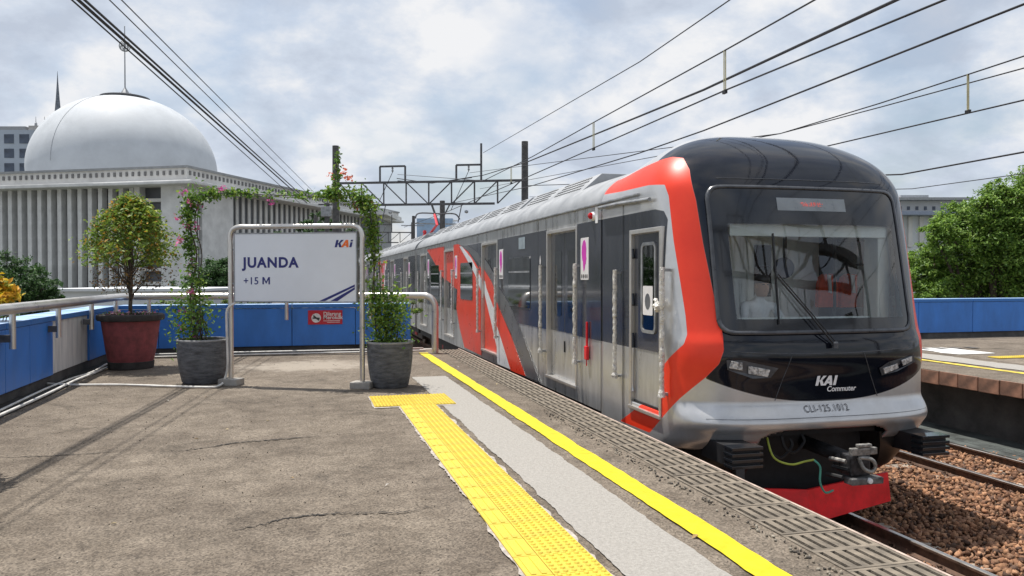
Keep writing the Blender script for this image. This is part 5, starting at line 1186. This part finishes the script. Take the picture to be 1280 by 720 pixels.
# ================================================================== OVERHEAD LINE
M_pole = mat('concrete_pole', (.095, .092, .09), .8, var=.3, scale=6, bump=.2)
def portal(label, Lp, Rp, ztop, zb_hi, zb_lo, brackets=True, thick=1.0):
    Lp, Rp = Vector(Lp), Vector(Rp); o = empty('catenary_portal', Lp); tag(o, label, 'catenary portal', 'portals over the tracks'); d = (Rp - Lp); sp_ = d.length; d.normalize()
    for q in (Vector((0, 0, 0)), Rp - Lp): MB().tube([q + Vector((0, 0, -1.9 - Lp.z)), q + Vector((0, 0, ztop))], [.20, .165], 14).build('pole', M_pole, o, smooth='auto')
    a, b = d * .15, d * (sp_ - .15)
    for z, nm in ((zb_hi, 'top_chord'), (zb_lo, 'bottom_chord')):
        s = 0 if z == zb_hi else .14; MB().bar(d * (.15 + sp_ * s) + Vector((0, 0, z)), d * (sp_ * (1 - s) - .15) + Vector((0, 0, z)), .11 * thick, .11 * thick).build(nm, M_dsteel, o)
    n = 6
    for i in range(n + 1):
        t = .14 + .72 * i / n; MB().bar(d * sp_ * t + Vector((0, 0, zb_lo)), d * sp_ * t + Vector((0, 0, zb_hi)), .07 * thick).build('strut', M_dsteel, o)
        if i < n:
            t2 = .14 + .72 * (i + 1) / n; z0_, z1_ = (zb_hi, zb_lo) if i < n / 2 else (zb_lo, zb_hi)
            MB().bar(d * sp_ * t + Vector((0, 0, z0_)), d * sp_ * t2 + Vector((0, 0, z1_)), .055 * thick).build('diagonal', M_dsteel, o)
    for t in (.0, 1.0): MB().bar(d * sp_ * (.02 if t == 0 else .98) + Vector((0, 0, zb_hi)), d * sp_ * (.14 if t == 0 else .86) + Vector((0, 0, zb_lo)), .055).build('diagonal', M_dsteel, o)
    if brackets:
        for k, (t0, t1_) in enumerate(((.24, .375), (.645, .775))):
            br = MB(); hgt = .82
            for t in (t0, t1_): br.bar(d * sp_ * t + Vector((0, 0, zb_hi)), d * sp_ * t + Vector((0, 0, zb_hi + hgt * (2.3 if k and t == t1_ else 1))), .09)
            br.bar(d * sp_ * t0 + Vector((0, 0, zb_hi + hgt)), d * sp_ * t1_ + Vector((0, 0, zb_hi + hgt)), .09); bo = br.build('wire_bracket', M_dsteel, o)
            c = d * sp_ * (t0 + t1_) / 2; MB().lathe([(.03, -.05), (.06, -.1), (.03, -.16), (.06, -.22), (.03, -.3)], c + Vector((0, 0, zb_hi + hgt)), 8).build('insulator', M_gsteel, bo)
            MB().bar(c + Vector((0, 0, zb_hi + hgt - .3)), c + Vector((-.9, .1, zb_lo - .35)), .03).build('stay_rod', M_wire, bo)
            MB().bar(c + Vector((-.35, 0, zb_lo)), c + Vector((-.55, .0, zb_lo - .95)), .045).build('steady_arm', M_dsteel, o); MB().lathe([(.0, -.09), (.09, -.05), (.1, 0), (.09, .05), (.0, .09)], c + Vector((-.12, 0, zb_lo - .40)), 10, closed=False).build('weight', M_gsteel, o)
        v0 = d * sp_ * .515; vv = MB(); vv.bar(v0 + Vector((0, 0, zb_lo)), v0 + d * .38 + Vector((0, 0, zb_lo - 1.05)), .09); vv.bar(v0 + d * .95 + Vector((0, 0, zb_lo)), v0 + d * .40 + Vector((0, 0, zb_lo - 1.05)), .06); vv.build('v_hanger', M_dsteel, o)
    return o
Lq, Rq = at(420, 330, 40.5), at(656, 330, 39.2); Lq.z = Rq.z = 0
portal('near catenary portal with lattice beam behind the station sign', Lq, Rq, 8.35, 6.42, 5.28)
Lq2, Rq2 = Vector((1.2, 86, 0)), Vector((11.5, 85, 0)); portal('far catenary portal seen over the train roof', Lq2, Rq2, 8.2, 6.4, 5.3)
portal('catenary portal standing behind the viewer over both tracks', (1.6, -2.2, 0), (17.0, -3.2, 0), 8.35, 6.4, 5.2, thick=2.0)
p = at(553, 300, 75); o = tag(empty('line_pole', (p.x, p.y, 0)), 'single dark line pole standing between the tracks far behind', 'pole'); MB().tube([(0, 0, -1.9), (0, 0, at(553, 251, 75).z)], [.30, .25], 10).build('shaft', M_pole, o, smooth='auto'); MB().bar((-2.6, 0, at(553, 280, 75).z), (1.5, 0, at(553, 280, 75).z), .12).build('cross_arm', M_gsteel, o)
p = at(516, 300, 95); o = tag(empty('line_pole', (p.x, p.y, 0)), 'slim distant line pole beside the red pantograph', 'pole'); MB().tube([(0, 0, -1.9), (0, 0, at(516, 278, 95).z)], [.26, .2], 8).build('shaft', M_pole, o, smooth='auto'); MB().bar((-1.4, 0, at(516, 282, 95).z), (1.4, 0, at(516, 282, 95).z), .1).build('cross_arm', M_gsteel, o)
p = at(409, 330, 46); o = tag(empty('line_pole', (p.x, p.y, 0)), 'short pole with a transformer left of the portal', 'pole'); MB().tube([(0, 0, -1.9), (0, 0, at(409, 254, 46).z)], .14, 10).build('shaft', M_pole, o, smooth='auto'); zt = at(409, 256, 46).z
MB().box(-.35, .25, -.15, .15, zt - .7, zt - .1).build('transformer_box', M_gsteel, o, bevel=.03); MB().bar((-.5, 0, zt), (.5, 0, zt), .08).build('cross_arm', M_dsteel, o)

def wire(label, pts, r, droppers=(), lower=None, ext=True, group=None):
    P = [Vector(p) for p in pts]
    if ext:
        d = (P[0] - P[1]); d /= -d.y if d.y else 1; k = P[0].y + 5.8; P = [P[0] - d * -k if False else P[0] + (P[0] - P[1]) / (P[1].y - P[0].y) * k] + P
    o = P[0]; q = [p - o for p in P]; wv = MB().tube(q, r, 5).build('overhead_wire', M_wire, loc=o, smooth=True); tag(wv, label, 'wire', group or 'overhead wires'); wv['pts'] = 0; return wv, o
M_drop = mat('dropper_yellow', (.45, .42, .26), .6)
def xw(L_): return [on_x(u, v, X_) for u, v, X_ in L_]
def dropper(wv, o, top, bot):
    d = MB(); top, bot = Vector(top) - o, Vector(bot) - o; d.bar(top + Vector((.012, 0, 0)), bot + Vector((.012, 0, 0)), .012); d.bar(top - Vector((.012, 0, 0)), bot - Vector((.012, 0, 0)), .012); dd = d.build('dropper', M_drop, wv); MB().bar(bot + Vector((0, -.04, -.02)), bot + Vector((0, .04, -.02)), .035, .05).build('clip', M_black, dd)
w1 = wire('thin wire rising highest over the middle of the sky to the tall bracket', xw([(912, 0, 7.0), (800, 77, 7.4)]) + [at(604, 191, 40)], .012)
w2, o2_ = wire('messenger wire over the near track with two yellow droppers', xw([(1018, 0, 5.5), (906, 63, 5.5), (742, 153, 5.45), (665, 196, 5.35), (604, 226, 5.1)]) + [at(497, 218, 40)], .011)
dropper(w2, o2_, on_x(906, 63, 5.5), on_x(906, 113, 5.5)); dropper(w2, o2_, on_x(742, 153, 5.45), on_x(742, 185, 5.45)); dropper(w2, o2_, on_x(639, 210, 5.2), on_x(639, 228, 5.2))
w3 = wire('thickest black feeder cable sweeping down to the right portal pole', xw([(1120, 0, 6.4), (880, 112, 6.6), (800, 145, 6.9), (660, 202, 7.6)]) + [at(604, 219, 39.6), at(540, 229, 40), at(496, 223, 40.2)], .021)
w4 = wire('contact wire over the near track under the yellow droppers', xw([(1180, 0, 5.5), (906, 113, 5.5), (742, 185, 5.45), (662, 220, 5.35)]) + [at(556, 266, 32), at(505, 284, 40)], .012)
w5 = wire('wire running from the upper right corner to below the portal pole top', xw([(1280, 5, 7.0), (880, 163, 7.0), (800, 191, 7.0), (662, 233, 7.2)]) + [at(606, 245, 39.6), at(560, 255, 46)], .014)
w6, o6 = wire('upper of two close wires at the right over the far track', xw([(1280, 70, 9.2), (1210, 93, 9.2), (1100, 129, 9.2), (975, 167, 9.2)]) + [at(587, 216, 39.8)], .011)
dropper(w6, o6, on_x(1210, 93, 9.2), on_x(1210, 138, 9.2))
w7 = wire('lower of two close wires at the right over the far track', xw([(1280, 85, 9.3), (1100, 134, 9.3), (975, 167, 9.2)]) + [at(600, 236, 39.8)], .010)
w8 = wire('contact wire over the far track at the right', xw([(1280, 125, 9.2), (1045, 180, 9.2)]) + [at(590, 283, 39.8)], .012)
w9 = wire('dark cable at the right just above the tree', xw([(1280, 190, 12.0), (1127, 218, 12.0)]) + [at(660, 232, 39)], .017)
w10 = wire('thin low wire at the right crossing the tree top', xw([(1280, 217, 13.0), (1140, 236, 13.0)]) + [at(662, 246, 39)], .009)
# cable bundle at upper left: level, 5.3 m over the platform; its shade falls on the platform as a long thin line
CZ = 5.3
for i, (u0, u1, v1_, rr, lab) in enumerate(((90, 330, 214, .013, 'leftmost cable of the bundle crossing the upper left sky'), (98, 340, 215, .024, 'second cable of the bundle crossing the upper left sky'), (106, 346, 216, .02, 'third and thickest looking cable of the upper left bundle'), (137, 352, 210, .009, 'fourth cable from the left in the upper left sky'), (152, 362, 210, .009, 'rightmost cable of the bundle crossing the upper left sky'))):
    a = on_z(u0, 0, CZ + .02 * i); b_ = on_z(u1, v1_, CZ + .02 * i); dirv = (b_ - a) / (b_.y - a.y)
    wire(lab, [a + dirv * (-3 - a.y), a, b_, b_ + dirv * (41 - b_.y)], rr, ext=False)
w11 = wire('short thin wire between the portal brackets', [at(497, 226, 40.2), at(540, 229, 40), at(590, 222, 39.8)], .02, ext=False)

# ================================================================== BUILDINGS
M_marble = mat('pale_marble', (.62, .62, .61), .7, var=.10, scale=.5, bump=.1, bscale=3)
M_marbleL = mat('marble_light', (.60, .59, .57), .7, var=.08, scale=.4)
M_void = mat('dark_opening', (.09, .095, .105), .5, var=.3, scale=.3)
M_dome = mat('dome_cladding', (.50, .525, .55), .6, 0, var=.05, scale=.25, spec=.2)
def cf(lat, dep, z=0.0): return Vector((lat * _c + dep * _s, dep * _c - lat * _s, z))     # position by sideways and forward distance from the viewer
MO = cf(-51.7, 125.0); a_ = (cf(-111.7, 138.9) - MO).normalized(); b2 = (cf(-37.8, 185.0) - MO).normalized(); b2 = Vector((-a_.y, a_.x, 0)) * (1 if Vector((-a_.y, a_.x, 0)).dot(b2) > 0 else -1)
mosque = tag(empty('mosque', (MO.x, MO.y, GZ)), 'huge marble mosque with tall fins and a white dome behind the blue wall', 'mosque')
ZR = EYE + 139 / FPX * 125 - GZ          # roof top over the ground
def Mp(a, b, z): return a_ * a + b2 * b + Vector((0, 0, z))
def mbox(mb, a0, a1, b0, b1, z0, z1): mb.obox(Mp((a0 + a1) / 2, (b0 + b1) / 2, (z0 + z1) / 2), a_, b2, (0, 0, 1), (a1 - a0) / 2, (b1 - b0) / 2, (z1 - z0) / 2); return mb
zp0 = ZR - 1.9; ze = ZR - 2.7            # parapet band, eave underside
SIDE = 92.0
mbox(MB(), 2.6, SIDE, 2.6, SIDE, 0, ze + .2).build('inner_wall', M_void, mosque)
mbox(MB(), .1, SIDE, .1, SIDE, ze + .25, ZR - .35).build('parapet', M_marbleL, mosque)
mbox(MB(), -.25, SIDE, -.25, SIDE, ZR - .35, ZR).build('cornice', mat('cornice_grey', (.27, .28, .29), .8, var=.1, scale=1), mosque)
mbox(MB(), -1.5, SIDE, -1.5, SIDE, ze - .35, ze + .25).build('eave', M_marble, mosque, bevel=.12)
mbox(MB(), -2.6, 15.5, -2.6, 16.5, ze - .50, ze + .05).build('corner_eave', M_marble, mosque, bevel=.15)
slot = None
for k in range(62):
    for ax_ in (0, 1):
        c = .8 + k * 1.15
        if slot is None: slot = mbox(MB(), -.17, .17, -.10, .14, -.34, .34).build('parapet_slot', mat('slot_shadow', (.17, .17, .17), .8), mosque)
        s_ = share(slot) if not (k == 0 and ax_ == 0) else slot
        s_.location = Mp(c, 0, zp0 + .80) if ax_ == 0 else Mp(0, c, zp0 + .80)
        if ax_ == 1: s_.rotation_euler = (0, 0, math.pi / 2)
fin = mbox(MB(), -.41, .41, 0, 1.25, 0, ze - .3).build('fin', M_marble, mosque, bevel=.06); first = True
for k in range(33):
    q = Mp(11.2 + 2.0 * k, 1.1, 0)
    if first: fin.location = q; first = False
    else: share(fin, loc=q)
for k in range(38):
    f2 = share(fin, loc=Mp(2.35, 13.8 + 2.0 * k, 0)); f2.rotation_euler = (0, 0, math.pi / 2)
# corner pier: walls with stacked openings
cp = MB(); mbox(cp, 0, 4.8, .0, 3.0, 0, ze - .3); cp.build('pier_wall', M_marble, mosque)
mbox(MB(), 9.0, 10.0, .3, 3.0, 0, ze - .3).build('pier_wall', M_marble, mosque)
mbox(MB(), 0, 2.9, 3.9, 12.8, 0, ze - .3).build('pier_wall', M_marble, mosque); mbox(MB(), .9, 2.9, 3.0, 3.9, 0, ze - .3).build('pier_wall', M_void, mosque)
z = 2.0
while z < ze - 1:
    mbox(MB(), 4.8, 9.0, .8, 1.6, z, z + .55).build('balcony_slab', M_marbleL, mosque); mbox(MB(), .3, .9, 3.0, 3.9, z, z + .55).build('balcony_slab', M_marbleL, mosque); z += 2.25
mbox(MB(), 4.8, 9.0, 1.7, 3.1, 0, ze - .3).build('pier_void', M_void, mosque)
# dome
DD = 182.0; dc = cf((158 - CX) / FPX * DD, DD) - Vector((MO.x, MO.y, 0)); zdb = EYE + (346 - 216) / FPX * DD - GZ; R_ = 107.5 / FPX * DD; hd_ = (216 - 123) / FPX * DD
prof = [(R_ * .985, -4)] + [(R_ * math.cos(t) ** .96, hd_ * math.sin(t)) for t in np.linspace(0, math.pi / 2 * .995, 36)]
dome = MB().lathe(prof, (dc.x, dc.y, zdb), 96, closed=False).build('dome', M_dome, mosque, smooth=True)
MB().lathe([(4.9, -.05), (5.3, .1), (5.3, .45), (4.8, .6), (0, .7)], (dc.x, dc.y, zdb + hd_ * .973), 40, closed=False).build('dome_cap_ring', M_dsteel, dome)
for az in (-2.15, .9):
    pts = [Vector((dc.x + R_ * 1.002 * math.cos(t) ** .96 * math.cos(az), dc.y + R_ * 1.002 * math.cos(t) ** .96 * math.sin(az), zdb + hd_ * 1.002 * math.sin(t))) for t in np.linspace(0, 1.34, 24)]; MB().tube(pts, .035, 4).build('dome_seam', M_gsteel, dome)
tz = zdb + hd_; spire_h = (119 - 30) / FPX * DD
MB().lathe([(1.5, -.2), (1.3, .5), (.9, 1.2), (.45, 1.9), (.16, 2.4), (.13, spire_h * .6), (.10, spire_h), (0, spire_h + .1)], (dc.x, dc.y, tz), 10, closed=False).build('finial', M_gsteel, dome)
zbll = tz + (119 - 55) / FPX * DD
for k in range(5):
    a = math.pi * k / 5; MB().tube([(dc.x + 1.2 * math.cos(t) * math.cos(a), dc.y + 1.2 * math.cos(t) * math.sin(a), zbll + 1.2 * math.sin(t)) for t in np.linspace(0, 2 * math.pi, 17)], .10, 5, caps=False).build('finial_ring', M_gsteel, dome)
for k in range(6):
    a = math.pi / 3 * k; MB().bar((dc.x, dc.y, zbll), (dc.x + 1.2 * math.cos(a) * _c, dc.y - 1.2 * math.cos(a) * _s, zbll + 1.2 * math.sin(a)), .12).build('star_spoke', M_gsteel, dome)
for k in range(3): MB().lathe([(.35, 0), (.5, .4), (.2, .9), (0, 1.3)], (dc.x + [-2.0, 0, 2.0][k] * .6, dc.y, tz), 8, closed=False).build('finial_bud', M_gsteel, dome)
# connecting wing to the right of the mosque, and the pale canopy at its foot
def block(name, label, lat0, lat1, dep, depth, z0, z1, m, cat='building'):
    o = tag(empty(name, cf((lat0 + lat1) / 2, dep + depth / 2, z0)), label, cat); MB().obox((0, 0, (z1 - z0) / 2), (_c, -_s, 0), (_s, _c, 0), (0, 0, 1), (lat1 - lat0) / 2, depth / 2, (z1 - z0) / 2).build('wall', m, o); return o
def lat(u, dep): return (u - CX) / FPX * dep
def zpx(v, dep): return EYE + (346 - v) / FPX * dep
D_ = 196; wg = block('mosque_wing', 'flat grey roofed wing joining the mosque right of the sign', lat(425, D_), lat(474, D_), D_, 20, GZ, zpx(270, D_), mat('wing_grey', (.30, .31, .33), .8, var=.1, scale=.3))
MB().obox((0, -1.5, zpx(267, D_) - GZ), (_c, -_s, 0), (_s, _c, 0), (0, 0, 1), (lat(486, D_) - lat(415, D_)) / 2, 13, .6).build('roof', M_marble, wg)
D_ = 74; cnp = block('low_canopy', 'low pale flat roof showing above the left parapet wall', lat(62, D_), lat(246, D_), D_, 14, GZ, zpx(364, D_), mat('canopy_white', (.62, .64, .66), .6, var=.06, scale=.3)); MB().obox((0, 0, zpx(364, D_) - GZ + .12), (_c, -_s, 0), (_s, _c, 0), (0, 0, 1), 7.6, 7.6, .12).build('roof_sheet', MATS['canopy_white'], cnp)
# office block far left
M_off = mat('office_grey_blue', (.40, .45, .52), .6, var=.08, scale=.1); M_offw = mat('office_window', (.06, .08, .12), .15, var=.3, scale=.2)
D_ = 330
of = block('office_block', 'grey office block with dark windows left of the dome', lat(-90, D_), lat(44, D_), D_, 30, GZ, zpx(163, D_), M_off)
MB().obox((lat(-30, D_) - lat(-23, D_), 0, zpx(163, D_) - GZ + .8), (_c, -_s, 0), (_s, _c, 0), (0, 0, 1), 21, 14, .8).build('roof_slab', M_gsteel, of)
lc = (lat(-90, D_) + lat(44, D_)) / 2; wnp = None
for r0_ in range(7):
    for u0 in (-46, -27, -12, 7, 26):
        q = Vector((_c, -_s, 0)) * (lat(u0 + 6, D_) - lc) + Vector((_s, _c, 0)) * -15.05 + Vector((0, 0, zpx(174 + r0_ * 18, D_) - GZ))
        if wnp is None: wnp = MB().obox((0, 0, 0), (_c, -_s, 0), (_s, _c, 0), (0, 0, 1), 2.0, .15, 1.9).build('window', M_offw, of, loc=q)
        else: share(wnp, loc=q)
MB().obox(Vector((_c, -_s, 0)) * (lat(42, D_) - lc) + Vector((_s, _c, 0)) * -8 + Vector((0, 0, (zpx(157, D_) - GZ) / 2)), (_c, -_s, 0), (_s, _c, 0), (0, 0, 1), 2.2, 6, (zpx(157, D_) - GZ) / 2).build('stair_tower', mat('office_beige', (.42, .40, .38), .7), of)
for u0, v0 in ((34, 150), (45, 142)): MB().lathe([(.7, 0), (.5, 2.2), (.15, 2.6), (.08, 5), (0, 5.1)], Vector((_c, -_s, 0)) * (lat(u0, D_) - lc) + Vector((_s, _c, 0)) * -8 + Vector((0, 0, zpx(157, D_) - GZ)), 8, closed=False).build('roof_turret', M_gsteel, of)
D_ = 300; mn = tag(empty('spire', cf(lat(74, D_), D_, GZ)), 'slender dark lattice spire rising left of the dome', 'spire')
MB().lathe([(1.9, 0), (1.9, zpx(146, D_) - GZ)], n=8).build('shaft', M_gsteel, mn); MB().lathe([(1.25, zpx(146, D_) - GZ), (.7, zpx(125, D_) - GZ), (.28, zpx(105, D_) - GZ), (.05, zpx(90, D_) - GZ)], n=8).build('needle', mat('spire_grey', (.18, .20, .23), .6, .3, var=.3, scale=1.5), mn)
# blue glass tower far behind the tracks, white building behind the right tree
D_ = 520; gt = block('glass_tower', 'hazy blue glass block far behind the tracks', lat(521, D_), lat(566, D_), D_, 25, GZ, zpx(273, D_), mat('glass_blue', (.30, .42, .58), .25, var=.15, scale=.12))
for k in range(5): MB().obox((0, -12.6, zpx(276 + 4 * k, D_) - GZ), (_c, -_s, 0), (_s, _c, 0), (0, 0, 1), (lat(566, D_) - lat(521, D_)) / 2, .2, .35).build('floor_band', M_marbleL, gt)
D_ = 135; wb = block('white_building', 'white building with a grey cornice behind the right tree', lat(1095, D_), lat(1202, D_), D_, 30, GZ, zpx(268, D_), mat('white_wall', (.60, .62, .64), .7, var=.06, scale=.4)); lc = (lat(1095, D_) + lat(1202, D_)) / 2
ob3 = lambda u, v, o: Vector((_c, -_s, 0)) * (lat(u, D_) - lc) + Vector((_s, _c, 0)) * (-15 - o) + Vector((0, 0, zpx(v, D_) - GZ))
MB().obox(ob3(1148.5, 250.5, -13), (_c, -_s, 0), (_s, _c, 0), (0, 0, 1), 7.6, 16, .22).build('cornice', M_gsteel, wb); MB().obox(ob3(1148.5, 259, -14), (_c, -_s, 0), (_s, _c, 0), (0, 0, 1), 7.1, 15, 1.0).build('attic', MATS['white_wall'], wb); MB().obox(ob3(1148.5, 268, -13), (_c, -_s, 0), (_s, _c, 0), (0, 0, 1), 7.8, 16, .3).build('ledge', mat('ledge_bluegrey', (.26, .30, .38), .7), wb)
for k in range(9): MB().obox(ob3(1110 + 10.5 * k, 261, 1.04), (_c, -_s, 0), (_s, _c, 0), (0, 0, 1), .22, .1, .3).build('window', M_offw, wb)
for k in range(7): MB().obox(ob3(1108 + 14 * k, 290, .2), (_c, -_s, 0), (_s, _c, 0), (0, 0, 1), .35, .3, 2.6).build('pilaster', M_marbleL, wb)
D_ = 150; block('rooftop_box', 'small pale rooftop structure over the white building', lat(1125, D_), lat(1160, D_), D_, 8, GZ, zpx(244, D_), mat('rooftop_pale', (.45, .47, .5), .7))

# ================================================================== TREES
def tree(name, label, base, lobes, n, leaf, cols, trunk_r=.2, group=None, clump=.27, drop=.3, cat='tree'):
    base = Vector(base); o = tag(empty(name, base), label, cat, group); r = random.Random(len(lobes) * 7 + n); tk = MB(); P = []; OUT = []
    top = sum((l[0] for l in lobes), Vector()) / len(lobes) - base
    fork = Vector((top.x * .5, top.y * .5, max(.5, top.z * .55))); limbs(tk, (0, 0, -.1), fork, trunk_r, trunk_r * .7, 1, .12)
    tot = sum(l[1] ** 2 for l in lobes)
    for i, (c, R) in enumerate(lobes):
        c = c - base; limbs(tk, fork, c, trunk_r * .45, .03, i + 5, .15)
        k = max(6, int(n * R * R / tot / 60))
        for j in range(k):
            d = Vector((r.gauss(0, 1), r.gauss(0, 1), r.gauss(0, 1))).normalized(); q = c + d * R * r.uniform(.40, 1.22) ** .8 * Vector((1, 1, .85)).length / 1.65
            if j % 5 == 0: limbs(tk, c, q, .025, .008, j, .05, 4)
            cl_ = RNG.normal(size=(60, 3)) * [clump * R * .62, clump * R * .62, clump * R * .36]; P.append(cl_ + np.array(q)); OUT.append(np.repeat(np.array([d]), 60, 0))
    tk.build('trunk', M_bark, o, smooth=True); P = np.concatenate(P); OUT = np.concatenate(OUT)
    leaf_mesh('crown', P, leaf, M_leaf, o, cols, up=.5, aspect=.45, droop=drop, kind='stuff', outward=OUT * .5); return o
def pl_(L_, dep, jit=.8, seed=3):
    r = random.Random(seed); return [(at(u, v, dep + r.uniform(-jit, jit)), rp / FPX * dep) for u, v, rp in L_]
GT = [(.13, .24, .03), (.18, .31, .045), (.24, .38, .055), (.08, .16, .025), (.29, .42, .09), (.15, .26, .06)]
b0 = at(1262, 340, 27.5)
tree('leafy_tree', 'broad bright green tree rising behind the right blue wall', (b0.x, b0.y, -6), pl_([(1182, 300, 24), (1168, 330, 22), (1172, 362, 24), (1202, 335, 34), (1215, 290, 30), (1235, 262, 24), (1262, 248, 24), (1285, 238, 26), (1245, 305, 40), (1275, 290, 42), (1225, 360, 42), (1268, 350, 48), (1310, 270, 46), (1320, 330, 60), (1350, 300, 60), (1165, 295, 14), (1195, 275, 20), (1152, 322, 18), (1150, 348, 20), (1158, 370, 22), (1180, 285, 16), (1248, 240, 14), (1205, 268, 14)], 27.5, 1.0), 120000, .125, GT, .25)
b0 = at(1370, 350, 33); tree('leafy_tree', 'green tree just beyond the right picture edge', (b0.x, b0.y, -6), pl_([(1340, 330, 50), (1390, 290, 60), (1420, 350, 60), (1370, 250, 40)], 33, 1.5, 5), 24000, .15, GT, .25)
GD = [(.035, .085, .025), (.05, .11, .03), (.07, .14, .04), (.03, .065, .025), (.09, .16, .06)]
D_ = 62; b0 = at(20, 380, D_); tree('dark_tree', 'dark green palm-like tree in front of the mosque fins at left', (b0.x, b0.y, GZ), pl_([(8, 335, 22), (30, 352, 22), (52, 360, 20), (-20, 345, 28), (10, 368, 26), (40, 375, 24), (64, 372, 13)], D_, 1.5, 6), 17000, .28, GD, .35, drop=1.0)
D_ = 90; b0 = at(268, 372, D_); tree('dark_tree', 'round dark bush tree behind the left vine', (b0.x, b0.y, GZ), pl_([(262, 345, 20), (280, 338, 18), (272, 365, 22), (250, 368, 16), (292, 352, 16), (228, 362, 14)], D_, 1.5, 7), 15000, .36, GD, .35)
D_ = 95; b0 = at(395, 330, D_); tree('dark_tree', 'dark tree top showing over the station sign', (b0.x, b0.y, GZ), pl_([(380, 285, 12), (398, 278, 12), (415, 284, 12), (350, 296, 10), (440, 300, 12), (400, 310, 25)], D_, 1.5, 8), 9000, .36, GD, .35)
# hedge seen under the sign, over the end wall
D_ = 24; b0 = at(330, 378, D_); tree('hedge', 'low green hedge just behind the end wall under the sign', (b0.x, b0.y, -4), pl_([(u, 384 + (u % 3), 13) for u in range(195, 520, 16)], D_, .4, 9), 11000, .085, [(.10, .17, .04), (.16, .22, .05), (.20, .24, .07), (.08, .13, .03)], .06, cat='hedge')
# city greenery to the horizon: treetops beyond the viaduct
pts = []; 
for k in range(420):
    dep = RNG.uniform(110, 330); u = RNG.uniform(-500, 1900)
    pts.append((at(u, 346, dep), dep))
P = np.concatenate([RNG.normal(size=(70, 3)) * [3.5, 3.5, 2.0] + np.array([p.x, p.y, -4.5 + RNG.uniform(-3, 1.5)]) for p, d in pts])
fw_ = leaf_mesh('far_wood', P, 1.5, M_leaf, None, GD, up=.6, aspect=.7, kind='stuff'); fw_['label'] = 'mass of treetops around the viaduct'
